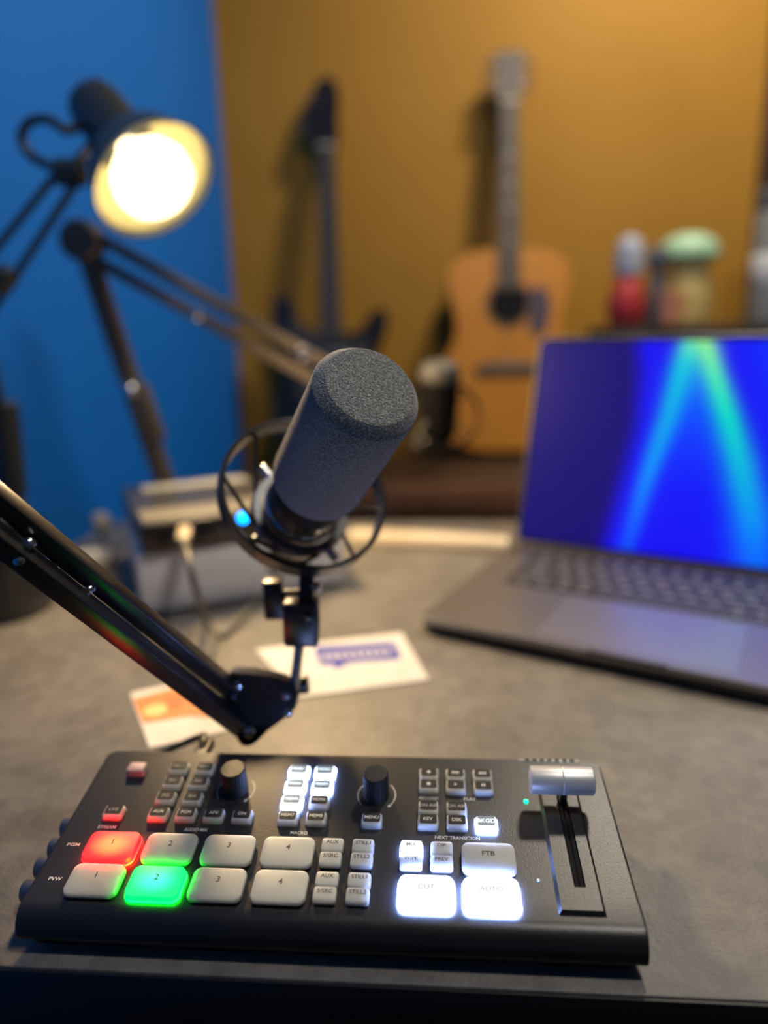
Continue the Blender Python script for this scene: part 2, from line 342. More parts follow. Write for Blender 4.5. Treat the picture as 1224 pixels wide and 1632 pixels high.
# ------------------------------------------------------------------ video switcher
SW_O = Vector((-0.07365626, 0.2856, DZ)); TILT = math.radians(9.42)
sw = thing('video_switcher', 'black video switcher console with lit red, green and white keys, nearest the viewer', 'switcher', tr(SW_O) @ rz(YAW))
PH = 0.02526
PM = tr(0, 0.00057, PH) @ rx(TILT)                        # panel frame: u right, v away, n out of the panel
U0, U1, VB = -0.0918, 0.1825, 0.0668
VF = -0.0272
def shell():
    prof = [(VB, 0.0)]
    prof += [(v, 0.0) for v in (0.05, 0.02, 0.0, -0.015)]
    R_ = 0.0105
    for k in range(9):
        a = math.radians(82) * k / 8
        prof.append((VF - R_ * math.sin(a), -R_ * (1 - math.cos(a))))
    prof.append((prof[-1][0] - 0.0004, prof[-1][1] - 0.0020))
    lipv, lipn = prof[-1]
    prof.append((lipv + 0.0008, lipn - 0.0010))
    prof += [(lipv + 0.006, lipn - 0.0010), (0.0, -0.0085), (VB - 0.004, -0.0085), (VB, -0.0065)]
    c = (0.015, -0.004)
    bm = BM(); rings = []
    us = []
    for d in (0.0, 0.0003, 0.0008, 0.0015, 0.003, 0.0045, 0.006): us.append((d, U0 + d))
    us += [(1, 0.0), (1, 0.05), (1, 0.1)]
    for d in (0.006, 0.0045, 0.003, 0.0015, 0.0008, 0.0003, 0.0): us.append((d, U1 - d))
    for d, u in us:
        back = 0.006; k = 0 if d >= back else back * (1 - math.sqrt(1 - ((back - d) / back) ** 2))
        ch = 0.0010; e = 0 if d >= ch else ch * (1 - math.sqrt(1 - ((ch - d) / ch) ** 2))
        rg = []
        for v, n in prof:
            v = min(v, VB - k)
            dv, dn = c[0] - v, c[1] - n; L = math.hypot(dv, dn)
            if n > -0.001 and v > VF: v2, n2 = v, n - e
            else: v2, n2 = v + dv / L * e, n + dn / L * e
            rg.append((u, v2, n2))
        rings.append(rg)
    loft(bm, rings, PM); return bm, lipv
bm, LIPV = shell(); obj('top_shell', bm, 'panel', sw, angle=50)
def body():
    bm = BM(); rings = []
    y0 = (PM @ Vector((0, LIPV + 0.003, 0))).y
    for z, i in ((0.002, 0.003), (0.004, 0.002), (0.0125, 0.0), (0.0140, 0.0)):
        rings.append([(U0 + 0.005 + i, y0 + i, z), (U1 - 0.0045 - i, y0 + i, z), (U1 - 0.0045 - i, 0.060, z), (U0 + 0.005 + i, 0.060, z)])
    # top follows the tilted shell
    def zz(y): return PH + math.tan(TILT) * y - 0.0095
    rings.append([(U0 + 0.005, y0, 0.0150), (U1 - 0.0045, y0, 0.0150), (U1 - 0.0045, 0.060, zz(0.060)), (U0 + 0.005, 0.060, zz(0.060))])
    loft(bm, rings); return bm
obj('lower_case', body(), 'plastic', sw, smooth=False)
for u in (-0.075, 0.165):
    for y in (-0.022, 0.05):
        bm = BM(); lathe(bm, [(0.006, 0), (0.0065, 0.0005), (0.0065, 0.0025)], 16, tr(u, y, 0)); obj('rubber_foot', bm, 'cable', sw)

def pobj(name, bm, mat, u, v, n=0.0, parent=None, label=None, angle=35):   # a part set at (u, v, n) on the panel, own local origin
    o = obj(name, bm, mat, sw, label, angle=angle); o.matrix_local = PM @ tr(u, v, n); return o
HB = 0.0040; HS = 0.0034
_cache = {}
def key_mesh(kind, mat):
    if (kind, mat) not in _cache:
        bm = BM()
        if kind == 'big': cap(bm, 0.0250, 0.0166, HB - .0016, 0.0036, 0.0006, tr(0, 0, .0016), .0002)
        elif kind == 'small': cap(bm, 0.0106, 0.0083, HS, 0.0016, 0.0008)
        elif kind == 'plain': cap(bm, 0.0106, 0.0074, HB - .0012, 0.0014, 0.0006, tr(0, 0, .0012), .0002)
        _cache[kind, mat] = finish(bm, 'button', mat)
    return _cache[kind, mat]
def win_mesh(mat):
    if ('w', mat) not in _cache:
        bm = BM(); loft(bm, [[(x, y, 0) for x, y in rrect(0.0084, 0.0058, 0.0009)], [(x, y, 0.00012) for x, y in rrect(0.0082, 0.0056, 0.0009)]])
        _cache['w', mat] = finish(bm, 'button_window', mat)
    return _cache['w', mat]
RIM = {'red_on': 'gap_red', 'green_on': 'gap_green', 'white_on': 'gap_white', 'white_small': 'gap_small'}
def rim_mesh(kind, mat):                                  # glowing rim added round a lit key's foot to strengthen its spill
    if ('g', kind, mat) not in _cache:
        w, d, r = (0.0254, 0.0170, 0.0038) if kind == 'big' else (0.0109, 0.0086, 0.0017) if kind == 'small' else (0.0109, 0.0077, 0.0015)
        bm = BM(); loft(bm, [[(x, y, z) for x, y in rrect(w, d, r)] for z in (0.0001, 0.0013)])
        _cache['g', kind, mat] = finish(bm, 'added_glow_rim', mat)
    return _cache['g', kind, mat]
def key(kind, u, v, s, mat='cap', ink='ink', label=None, th=None, tw=None, film=None, tv=None):
    o = link('button', key_mesh(kind, mat), sw, label); o.matrix_local = PM @ tr(u, v, 0)
    if kind != 'small':
        if ('s', kind) not in _cache:
            b2 = BM(); w, d, r = (.0240, .0156, .0030) if kind == 'big' else (.0098, .0067, .0011)
            loft(b2, [[(x, y, z) for x, y in rrect(w, d, r)] for z in (.0, .0017)]); _cache['s', kind] = finish(b2, 'button_skirt', 'plastic')
        link('button_skirt', _cache['s', kind], o)
    if mat in RIM: link('added_glow_rim', rim_mesh(kind, RIM[mat]), o)
    top = HB if kind != 'small' else HS
    if kind == 'small':
        w = link('button_window', win_mesh(film or 'capfilm'), o); w.matrix_local = tr(0, 0.0006, top - 0.00004)
        z = top + 0.00012; dv = 0.0006
    else: z = top + 0.00004; dv = 0.0012 if kind == 'plain' else 0.0020
    if s:
        hs = th or {'big': 0.0030, 'small': 0.0019, 'plain': 0.0020}[kind]
        t = text(s, hs, ink, o, tr(0, dv if tv is None else tv, z), tw)
    return o
BX = [-0.0612, -0.0326, -0.0041, 0.0245]
PVV = -0.01845
for i, u in enumerate(BX):
    key('big', u, 0.0, str(i + 1), 'red_on' if i == 0 else 'cap', 'ink', 'red lit source 1 button' if i == 0 else None)
    key('big', u, PVV, str(i + 1), 'green_on' if i == 1 else 'cap', 'ink', 'green lit source 2 button' if i == 1 else None)
key('big', 0.1185, 0.0, 'FTB', 'cap', 'ink', None, 0.0027)
key('big', 0.0900, PVV, 'CUT', 'white_on', 'inkfade', 'glaring white lit CUT button', 0.0027)
key('big', 0.1185, PVV, 'AUTO', 'white_on', 'inkfade', 'glaring white lit AUTO button', 0.0027)
for u, a, b in ((0.0452, 'AUX', 'S/SRC'), (0.0598, 'STILL1', 'STILL2')):
    for v0 in (0.0, PVV):
        key('plain', u, v0 + 0.0046, a); key('plain', u, v0 - 0.0031, b)
key('plain', 0.0827, 0.0046, 'MIX', 'white_small', 'inkfade', 'white lit MIX button'); key('plain', 0.0827, -0.0031, 'WIPE')
key('plain', 0.0969, 0.0046, 'DIP'); key('plain', 0.0969, -0.0031, 'PREV')
R4 = 0.02095; RP = 0.01044
AX = [-0.0458, -0.0316, -0.0173, -0.0028]
for u, s in zip(AX, ('AUX', 'PGM', 'AFV', 'ON')): key('small', u, R4, s, ink='print')
for r_, (a, b) in zip((3, 2, 1), (('MIC1', 'MIC2'), ('IN1', 'IN2'), ('IN3', 'IN4'))):
    key('small', AX[0], R4 + RP * r_, a, ink='dimprint'); key('small', AX[1], R4 + RP * r_, b, ink='dimprint')
key('small', -0.0694, R4 + 0.0004, 'LIVE', ink='dimprint')
o = pobj('button', (lambda b: (cap(b, 0.0105, 0.0078, HB, 0.0018, 0.0010), b)[1])(BM()), 'pinkcap', -0.0690, 0.0512, 0, label='pinkish blank button')
for r_ in range(4):
    for c_ in range(2):
        k = r_ * 2 + c_ + 1; lit = k <= 5
        key('small', 0.0205 + 0.01415 * c_, R4 + RP * (3 - r_), 'MEM%d' % k, 'white_small' if lit else 'cap', 'print_lit' if lit else 'print',
            'white lit macro button' if lit else None, film='filmlit' if lit else None)
key('small', 0.0625, R4, 'MENU', ink='print')
KX = [0.0904, 0.1045, 0.1187]
key('small', KX[0], R4, 'KEY', ink='print'); key('small', KX[1], R4, 'DSK', ink='print')
key('small', KX[2], R4 - 0.0002, 'BKGD', 'white_small', 'print_lit', 'white lit BKGD button', film='filmlit', th=0.0024)
key('small', KX[0], R4 + 0.0085, 'ON AIR', ink='dimprint'); key('small', KX[1], R4 + 0.0085, 'ON AIR', ink='dimprint')
def icon(o, polys):
    bm = BM()
    for p in polys: loft(bm, [[(x, y, 0) for x, y in p], [(x, y, 0.00004) for x, y in p]], tr(0, 0.0006, HS + 0.0001))
    obj('symbol', bm, 'print', o, smooth=False)
q = 0.0009
circ = [(q * math.cos(a * PI / 8), q * math.sin(a * PI / 8)) for a in range(16)]
sq = [(-q, -q), (q, -q), (q, q), (-q, q)]
tri = lambda x, d: [(x - d * q * .8, -q), (x - d * q * .8, q), (x + d * q * .8, 0)]
vb = lambda x: [(x - .0003, -q), (x + .0003, -q), (x + .0003, q), (x - .0003, q)]
RT = R4 + RP * 3 - 0.0002; RS = R4 + RP * 3 - 0.0085
for u, v, ic in ((KX[0], RT, [circ]), (KX[0], RS, [sq]), (KX[1], RT, [vb(-.0015), tri(-.0004, -1), tri(.001, -1)]), (KX[1], RS, [tri(0, 1)]),
                 (KX[2], RT, [tri(-.001, 1), tri(.0004, 1), vb(.0015)]), (KX[2], RS, [vb(-.0006), vb(.0006)])):
    icon(key('small', u, v, None), ic)
for s, u, v, w in (('STREAM', -0.0702, 0.0138, 0.0092), ('AUDIO MIX', -0.0245, 0.0138, 0.0118), ('MACRO', 0.0272, 0.0138, 0.0085), ('RECORD', 0.0905, 0.0380, 0.0095),
                   ('PLAY', 0.1116, 0.0380, 0.0062), ('NEXT TRANSITION', 0.1045, 0.0136, 0.0215), ('PGM', -0.0822, 0.0028, 0.0062), ('PVW', -0.0818, -0.0162, 0.0062)):
    t = text(s, 0.0019, 'print', sw, PM @ tr(u, v, 0.00006), w)
# rotary knobs with their printed arcs
def knob(u, v, label=None):
    bm = BM(); r, h = 0.0066, 0.0150; n = 48
    ring = lambda rr, z, rip=0: [((rr - (rip if i % 2 else 0)) * math.cos(2 * PI * i / n), (rr - (rip if i % 2 else 0)) * math.sin(2 * PI * i / n), z) for i in range(n)]
    loft(bm, [ring(r, 0), ring(r, 0.001), ring(r, 0.0015, 0.0003), ring(r * .98, h - 0.001, 0.0003), ring(r * .97, h - 0.0006), ring(r * .90, h)])
    o = pobj('knob', bm, 'plastic', u, v, 0, label=label, angle=25)
    bm = BM(); rad = 0.0098
    for a0, a1 in ((100, 222), (80, -42)):
        pts = [(rad * math.cos(math.radians(a0 + (a1 - a0) * (0.28 + 0.72 * k / 20))), rad * math.sin(math.radians(a0 + (a1 - a0) * (0.28 + 0.72 * k / 20)))) for k in range(21)]
        for p, q2 in zip(pts, pts[1:]):
            n0 = Vector(p).normalized() * 0.00022; n1 = Vector(q2).normalized() * 0.00022
            fs = [bm.verts.new((p[0] - n0.x, p[1] - n0.y, 0)), bm.verts.new((p[0] + n0.x, p[1] + n0.y, 0)), bm.verts.new((q2[0] + n1.x, q2[1] + n1.y, 0)), bm.verts.new((q2[0] - n1.x, q2[1] - n1.y, 0))]
            bm.faces.new(fs)
        if a1 < 0:
            e = Vector(pts[-1]); t = (Vector(pts[-1]) - Vector(pts[-2])).normalized(); nn = Vector((-t.y, t.x))
            bm.faces.new([bm.verts.new((*(e + nn * .0009), 0)), bm.verts.new((*(e - nn * .0009), 0)), bm.verts.new((*(e + t * .0017), 0))])
    a = obj('printed_arc', bm, 'print', sw, smooth=False); a.matrix_local = PM @ tr(u, v, 0.00006)
knob(-0.0112, 0.040); knob(0.0635, 0.039)
# transition lever: raised frame with slot, seam, stem and bar handle
def plinth():
    bm = BM(); u0, u1, v0, v1 = 0.1465, 0.1672, -0.0252, 0.0585; h, i = 0.0019, 0.0016
    s0, s1, t0, t1 = 0.1553, 0.1604, -0.0125, 0.0500
    lv = [[(u0, v0), (u1, v0), (u1, v1), (u0, v1)], [(u0 + i, v0 + i), (u1 - i, v0 + i), (u1 - i, v1 - i), (u0 + i, v1 - i)]]
    R_ = [[bm.verts.new((x, y, z)) for x, y in rg] for rg, z in ((lv[0], -0.0003), (lv[1], h))]
    sl = [(s0, t0), (s1, t0), (s1, t1), (s0, t1)]
    R_ += [[bm.verts.new((x, y, z)) for x, y in sl] for z in (h, 0.0002)]
    for a, b in zip(R_, R_[1:]):
        for k in range(4): bm.faces.new([a[k], a[(k + 1) % 4], b[(k + 1) % 4], b[k]])
    bm.faces.new(R_[-1])
    bmesh.ops.transform(bm, matrix=PM, verts=bm.verts); return bm
o = obj('lever_frame', plinth(), 'panel', sw, smooth=False)
bm = BM(); box(bm, (0.1555, -0.0123, 0.0003), (0.1602, 0.0498, 0.0008), PM); obj('slot', bm, 'slotblack', sw, 'black slot of the lever')
bm = BM()
for a in (0.15570, 0.15810): box(bm, (a, -0.0122, 0.0008), (a + 0.0020, 0.0497, 0.0013), PM, 0.0003)
obj('slot_seal', bm, 'slotblack', sw, 'rubber lips closing the slot')
LV = 0.0365
bm = BM(); box(bm, (0.1560, LV - 0.002, 0.001), (0.1598, LV + 0.002, 0.0115), PM, 0.0006)
obj('lever_stem', bm, 'steel', sw)
bm = BM()
lm = PM @ tr(0.1410, LV, 0.0155) @ ry(PI / 2)
rb = 0.0068
lathe(bm, [(rb - .0012, 0), (rb - .0003, .0004), (rb, .0012), (rb, .0152), (rb - .0003, .0156), (rb, .0160), (rb * .985, .0300), (rb * .95, .0307), (rb * .88, .0311)], 40, lm)
obj('lever_handle', bm, 'silver', sw, 'silver cylindrical transition lever')
bm = BM(); lathe(bm, [(0.0011, 0), (0.0011, .0005), (0.0006, .0010), (0, .0011)], 12, PM @ tr(0.1399, 0.0372, 0)); obj('indicator_light', bm, 'led_green', sw, 'small green indicator light')
bm = BM(); lathe(bm, [(0.0009, 0), (0.0009, .0004), (0.0005, .0008), (0, .0009)], 12, PM @ tr(0.1403, -0.0085, 0)); obj('indicator_light', bm, 'silver', sw, 'small unlit indicator dot')
# side sockets on the left, rear sockets
for k, (X_, Y_) in enumerate(((117, 1312), (88, 1346), (66, 1381), (38, 1419))):
    v = 0.0250 - k * 0.0128
    bm = BM(); m_ = PM @ tr(U0 + 0.005, v, -0.0140 if v > 0.0 else -0.0125) @ ry(-PI / 2)
    lathe(bm, [(0.0052, 0), (0.0052, .0045), (0.0046, .0052), (0.0050, .0140), (0.0047, .0146), (0.0034, .0146), (0.0034, .0100)], 24, m_)
    o = obj('side_socket', bm, 'bluesteel', sw)
    bm = BM(); lathe(bm, [(0.0007, 0.006), (0.0007, 0.0122), (0.0003, 0.0126)], 8, m_); obj('centre_pin', bm, 'steel', o)
bm = BM(); box(bm, (0.139, VB - 0.0015, -0.0062), (0.172, VB + 0.0008, 0.0004), PM, 0.0004); o = obj('rear_plate', bm, 'grey', sw, 'pale metal plate on the rear edge')
bm = BM()
for k in range(7): box(bm, (0.1425 + k * .0040, VB - 0.001, -0.0004), (0.1450 + k * .0040, VB + 0.0006, 0.0009), PM, 0.0003)
obj('rear_screw_heads', bm, 'plastic', o)

# black cable plugged in at the console's rear
bm = BM()
cz = DZ + 0.004
pl = [SW_O + Vector((-0.035, 0.073, 0.030)), SW_O + Vector((-0.036, 0.088, 0.034)), SW_O + Vector((-0.045, 0.108, 0.022)), SW_O + Vector((-0.064, 0.112, 0.012)), SW_O + Vector((-0.090, 0.100, 0.006)), SW_O + Vector((-0.072, 0.083, 0.005)), SW_O + Vector((-0.03, 0.082, 0.005)), SW_O + Vector((0.03, 0.080, 0.005))]
tube(bm, pl, 0.0022, 10, 10)
oc = obj('usb_cable', bm, 'cable'); tag(oc, 'short black cable looping out behind the video switcher', 'cable')
bm = BM(); box(bm, (-0.004, -0.010, -0.003), (0.004, 0.010, 0.003), tr(SW_O + Vector((-0.035, 0.080, 0.0305))) @ rz(YAW), 0.001); obj('plug', bm, 'cable', oc)

# ------------------------------------------------------------------ front microphone
MC_, MB_ = px(584, 627, 0.346), px(506, 766, 0.418)
AX_ = (MC_ - MB_).normalized(); ML = (MC_ - MB_).length + .006
MM = axis_frame(MB_, AX_)
mic = thing('microphone', 'black studio microphone with a thick charcoal foam windscreen, pointing at the lens', 'microphone', MM)
RF = 0.0276
bm = BM()
pr = [(0.020, -0.001), (RF * .90, -0.002), (RF * .98, 0.001), (RF, 0.006)] + [(RF, ML * t) for t in (.2, .4, .6)]
pr += [(RF, ML - .0066), (RF * .988, ML - .0056), (RF * .84, ML - .0007), (RF * .815, ML - .0001), (RF * .79, ML), (RF * .4, ML), (0, ML)]
lathe(bm, pr, 72); obj('foam_windscreen', bm, 'foam', mic, angle=24)
bm = BM()
lathe(bm, [(0.0, -0.062), (0.014, -0.062), (0.017, -0.058), (0.0175, -0.050), (0.0215, -0.047), (0.0235, -0.040), (0.0235, -0.012), (0.0215, -0.008), (0.0205, 0.004)], 48)
obj('body', bm, 'mic_body', mic)
bm = BM(); lathe(bm, [(0.0236, -0.036), (0.0246, -0.035), (0.0246, -0.030), (0.0236, -0.029)], 48, cap=False); obj('body_ring', bm, 'steel', mic, 'bright ring round the body')
bm = BM(); box(bm, (-0.003, -0.0245, -0.024), (0.003, -0.0225, -0.016), None, 0.0006); obj('switch', bm, 'steel', mic)

# shock mount
sm = thing('shock_mount', 'black ring shock mount cradling the front microphone', 'shock mount', MM)
ZR = -0.030; RR = 0.0515
RC = MM.inverted() @ px(484, 778, 0.447)
RCV = Vector((RC.x, RC.y, 0)) * 0.6
bm = BM()
n = 96; rg = [(RR, ZR - .006), (RR + .0018, ZR - .0055), (RR + .0018, ZR + .0055), (RR, ZR + .006), (RR - .0012, ZR + .0055), (RR - .0012, ZR - .0055), (RR, ZR - .006)]
lathe(bm, rg, n, tr(RCV), cap=False); obj('outer_ring', bm, 'boom', sm)
bm = BM(); lathe(bm, [(0.0247, ZR - .018), (0.0300, ZR - .018), (0.0310, ZR - .015), (0.0310, ZR - .010), (0.0300, ZR - .008), (0.0247, ZR - .008), (0.0247, ZR - .018)], 64, cap=False); obj('inner_ring', bm, 'ringgrey', sm, 'grey inner ring')
for k in range(8):
    a = 2 * PI * (k + .5) / 8
    p0 = RCV + Vector(((RR - .001) * math.cos(a), (RR - .001) * math.sin(a), ZR)); p1 = Vector((0.031 * math.cos(a + .5), 0.031 * math.sin(a + .5), ZR - .012))
    bm = BM(); tube(bm, [p0, (p0 + p1) / 2, p1], 0.0014, 8, 3); obj('elastic_cord', bm, 'cable', sm)
for k in range(4):
    a = 2 * PI * (k + .25) / 4
    bm = BM(); p = Vector((0.0305 * math.cos(a), 0.0305 * math.sin(a), ZR - .013)); d = Vector((math.cos(a), math.sin(a), 0))
    cyl(bm, p, p + d * .009, 0.0030, 16); obj('thumb_screw', bm, 'steel', sm)
# swivel below the ring: world-space points, turned into the mount's frame
I = MM.inverted()
def wbox(bm, c, sx, sy, sz, bev=0.001, rot=None):
    box(bm, (-sx / 2, -sy / 2, -sz / 2), (sx / 2, sy / 2, sz / 2), tr(c) @ (rot or Matrix()), bev)
def wobj(name, bm, mat, parent, inv, label=None, angle=35):
    bmesh.ops.transform(bm, matrix=inv, verts=bm.verts); return obj(name, bm, mat, parent, label, angle=angle)
a, b = px(489, 900, 0.436), px(489, 966, 0.432)
bm = BM(); bar(bm, a, b, 0.009, 0.009, Vector((0, 1, 0))); wobj('swivel_post', bm, 'boom', sm, I)
bm = BM(); c = px(481, 990, 0.431); wbox(bm, c, 0.0215, 0.016, 0.029, 0.003, ry(math.radians(2)));
wobj('swivel_block', bm, 'boom', sm, I)
bm = BM(); c2 = px(491, 982, 0.4215); wbox(bm, c2, 0.0045, 0.002, 0.0060, 0.0004); wobj('hex_socket', bm, 'gloss', sm, I)
bm = BM(); wbox(bm, px(491, 965, 0.4220), 0.005, 0.002, 0.0022, 0.0006); wobj('rivet', bm, 'bluesteel', sm, I)
bm = BM(); wbox(bm, px(437, 953, 0.452), 0.012, 0.012, 0.0255, 0.001); wobj('clamp_block', bm, 'boom', sm, I)
bm = BM(); cyl(bm, px(445, 950, 0.444), px(489, 948, 0.444), 0.0042, 16); wobj('hinge_pin', bm, 'boom', sm, I)
bm = BM(); cyl(bm, px(496, 936, 0.432), px(511, 934, 0.432), 0.0032, 16); wobj('thumb_screw', bm, 'steel', sm, I)

# ------------------------------------------------------------------ front boom arm
arm = thing('boom_arm', 'black twin-tube boom arm coming in from the left edge and holding the front microphone', 'boom arm', tr(px(-170, 700, 0.265)))
I = arm.matrix_world.inverted()
up_h = Vector((0.25, -0.91, -0.35))
ups = (px(-190, 642, 0.268), px(372, 1102, 0.424)); los = (px(-190, 716, 0.268), px(384, 1158, 0.424))
for p in (ups, los):
    bm = BM(); bar(bm, p[0], p[1], 0.0098, 0.0098, up_h, 0.0010); wobj('tube', bm, 'boom', arm, I)
poly = [(365, 1072), (400, 1074), (438, 1080), (463, 1089), (475, 1104), (469, 1134), (453, 1141), (428, 1164), (405, 1187), (390, 1192), (378, 1182), (371, 1160), (352, 1118), (350, 1088)]
bm = BM(); fr = [px(x, y, 0.4215) for x, y in poly]; bk = [px(x, y, 0.421) + CF * 0.017 for x, y in poly]
loft(bm, [[tuple(v) for v in fr], [tuple(v) for v in bk]]); bmesh.ops.bevel(bm, geom=bm.edges[:], offset=0.0012, segments=2, affect='EDGES')
wobj('joint_plate', bm, 'boom', arm, I)
for (x, y, r, mt) in ((398, 1166, .0034, 'steel'), (455, 1108, .0030, 'bluesteel'), (378, 1092, .0027, 'steel'), (370, 1107, .0025, 'bluesteel'), (460, 1136, .0026, 'steel')):
    bm = BM(); p = px(x, y, 0.4212); lathe(bm, [(r, 0), (r, .0010), (r * .6, .0018), (0, .0020)], 16, axis_frame(p, -CF)); wobj('screw', bm, mt, arm, I)
bm = BM(); p = px(363, 1096, 0.4212); lathe(bm, [(.0022, 0), (.0022, .0010), (0, .0016)], 16, axis_frame(p, -CF)); wobj('screw', bm, 'red', arm, I, 'small red screw')
bm = BM(); cyl(bm, px(467, 1112, 0.428), px(477, 1029, 0.430), 0.0030, 16); wobj('spigot', bm, 'steel', arm, I)
bm = BM(); cyl(bm, px(438, 1096, 0.440), px(492, 1090, 0.440), 0.0058, 20); wobj('spigot_collar', bm, 'boom', arm, I)
bm = BM(); cyl(bm, px(442, 1084, 0.437), px(458, 1084, 0.437), 0.0042, 16); wobj('lock_nut', bm, 'steel', arm, I)
# springs and screws between the tubes
a, b = px(15, 868, 0.315), px(200, 1003, 0.365)
bm = BM(); pts = []
d = (b - a); fx = axis_frame(a, d)
for k in range(0, 28 * 8 + 1):
    t = k / (28 * 8); pts.append(fx @ Vector((0.0030 * math.cos(2 * PI * k / 8), 0.0030 * math.sin(2 * PI * k / 8), d.length * t)))
tube(bm, pts, 0.0007, 6, 1, smooth=False); wobj('spring', bm, 'steel', arm, I)
for (x, y, dd, r) in ((45, 866, .312, .0028), (30, 890, .309, .0030), (84, 897, .330, .0036), (142, 940, .340, .0024)):
    bm = BM(); p = px(x, y, dd); lathe(bm, [(r, -.002), (r, .0010), (r * .6, .0020), (0, .0022)], 16, axis_frame(p, -CF)); wobj('screw', bm, 'steel', arm, I)
# pale worn print along the upper tube
ud = (ups[1] - ups[0]).normalized()
bm = BM()
for k in range(9):
    p = px(2 + k * 4.4, 829 + k * 3.6, 0.3045 + k * .0014); wbox(bm, p, 0.0011, 0.0004, 0.0018, 0.0001)
wobj('worn_print', bm, 'dimprint', arm, I)
# lower arm and clamp, out of the frame at the left, so that the arm stands on the desk
bm = BM(); p1 = px(-170, 690, 0.272); p0 = Vector((-0.40, 0.36, DZ + 0.03)); bar(bm, p0, p1 + (p1 - p0) * .05, 0.014, 0.014, Vector((0, 1, 0))); wobj('lower_tube', bm, 'boom', arm, I)
bm = BM(); lathe(bm, [(0.024, 0), (0.024, .012), (0.012, .016), (0.012, .05)], 24, tr(p0.x, p0.y, DZ)); wobj('clamp_base', bm, 'boom', arm, I)

# ------------------------------------------------------------------ laptop
LT = DZ + 0.0165
LF, LMid, LH = on_z(666, 982, LT), on_z(1000, 1051, LT), on_z(825, 864, LT)
ang = math.radians(-30.6)
LX = Vector((math.cos(ang), math.sin(ang), 0)); LY = Vector((-math.sin(ang), math.cos(ang), 0))
LW, LD = 0.360, (LH - LF).dot(LY)
lap = thing('laptop', 'open grey laptop with a deep blue screen crossed by cyan beams', 'laptop', frame(Vector((LF.x, LF.y, DZ)), LX, LY, Vector((0, 0, 1))))
bm = BM(); rgs = lambda s, z: [(x + LW / 2, y + LD / 2, z) for x, y in rrect(LW - 2 * s, LD - 2 * s, 0.010 - s * .3, 6)]
loft(bm, [rgs(0.0004, 0.0108), rgs(0.0, 0.0112), rgs(0.0, 0.0158), rgs(0.0006, 0.0165)]); obj('base', bm, 'alu', lap)
bm = BM(); loft(bm, [rgs(0.006, 0.0012), rgs(0.0015, 0.0045), rgs(0.0004, 0.0108)]); obj('shaded_lower_base', bm, 'aludark', lap)  # lower part of the base darkened to paint its shaded side
for x in (0.03, LW - 0.03):
    for y in (0.03, LD - 0.03):
        bm = BM(); lathe(bm, [(0.008, 0), (0.0075, 0.0014)], 16, tr(x, y, 0)); obj('foot', bm, 'cable', lap)
KX0, KX1 = 0.040, LW - 0.040
KY0, KY1 = 0.118, LD - 0.022
bm = BM(); box(bm, (KX0 - .004, KY0 - .003, 0.0163), (KX1 + .004, KY1 + .003, 0.01655), None, 0.0001); obj('keyboard_well', bm, 'well', lap)
rows = [[3.6 / 2.6] * 0 + [1.25, 1, 1, 1, 6.0, 1, 1, 1, 1.25], [2.2] + [1] * 10 + [2.3], [1.75] + [1] * 11 + [1.75], [1.5] + [1] * 12 + [1.0], [1] * 13 + [1.5], [1] * 14 + [.5]]
ph_ = (KY1 - KY0) / 6
km = {}
for r_, row in enumerate(rows):
    un = (KX1 - KX0) / sum(row); x = KX0
    for w in row:
        kw = w * un - 0.0026; kk = (round(kw, 4))
        if kk not in km:
            b2 = BM(); loft(b2, [[(px_, py_, 0) for px_, py_ in rrect(kw, ph_ - .0026, .0016, 2)], [(px_, py_, .0012) for px_, py_ in rrect(kw - .0004, ph_ - .003, .0016, 2)]]); km[kk] = finish(b2, 'key', 'key')
            b2 = BM(); box(b2, (-.0022, -.0022, 0), (.0022, .0022, .0001)); km['l'] = km.get('l') or finish(b2, 'key_legend', 'legend')
        k = link('key', km[kk], lap); k.location = (x + w * un / 2, KY0 + ph_ * (r_ + .5), 0.01655)
        if w < 5:
            l = link('key_legend', km['l'], k); l.location = (0, 0, .0012)
        x += w * un
bm = BM(); loft(bm, [[(x + LW / 2, y + 0.060, z) for x, y in rrect(0.152, 0.096, .004, 4)] for z in (0.0160, 0.01662)]); obj('trackpad', bm, 'trackpad', lap)
bm = BM(); box(bm, (LW / 2 - 0.030, -0.0004, 0.0135), (LW / 2 + 0.030, 0.0030, 0.0167), None, 0.0008); obj('opening_notch', bm, 'aludark', lap)
# lid: leaning back so that its top left corner lands where the photo has it
LIDH, LIDA = 0.243, math.radians(15)
LM = tr(0, LD - 0.002, 0.0175) @ rx(-LIDA)
bm = BM(); loft(bm, [[(x + LW / 2, y_, z + LIDH / 2) for x, z in rrect(LW - s, LIDH - s, .010, 6)] for s, y_ in ((.001, 0), (0, .0006), (0, .0045), (.002, .0056))], LM); obj('lid', bm, 'alu', lap)
bm = BM(); loft(bm, [[(x + LW / 2, y_, z + LIDH / 2) for x, z in rrect(LW - .003, LIDH - .003, .009, 6)] for y_ in (-.0004, .0002)], LM); obj('bezel', bm, 'gloss', lap, 'thin black bezel')
bm = BM(); cyl(bm, (0.03, LD - .003, .0165), (LW - .03, LD - .003, .0165), 0.0042, 16); obj('hinge', bm, 'aludark', lap)
def lerp_path(path, t):                                   # path of (t, value...) rows
    for a, b in zip(path, path[1:]):
        if t <= b[0]:
            k = 0 if b[0] == a[0] else max(0, (t - a[0]) / (b[0] - a[0])); return [p + (q_ - p) * k for p, q_ in zip(a[1:], b[1:])]
    return list(path[-1][1:])
def lin(c): return [((x / 255 + .055) / 1.055) ** 2.4 if x > 10 else x / 255 / 12.92 for x in c]
def sst(a, b, x): t = min(1, max(0, (x - a) / (b - a))); return t * t * (3 - 2 * t)
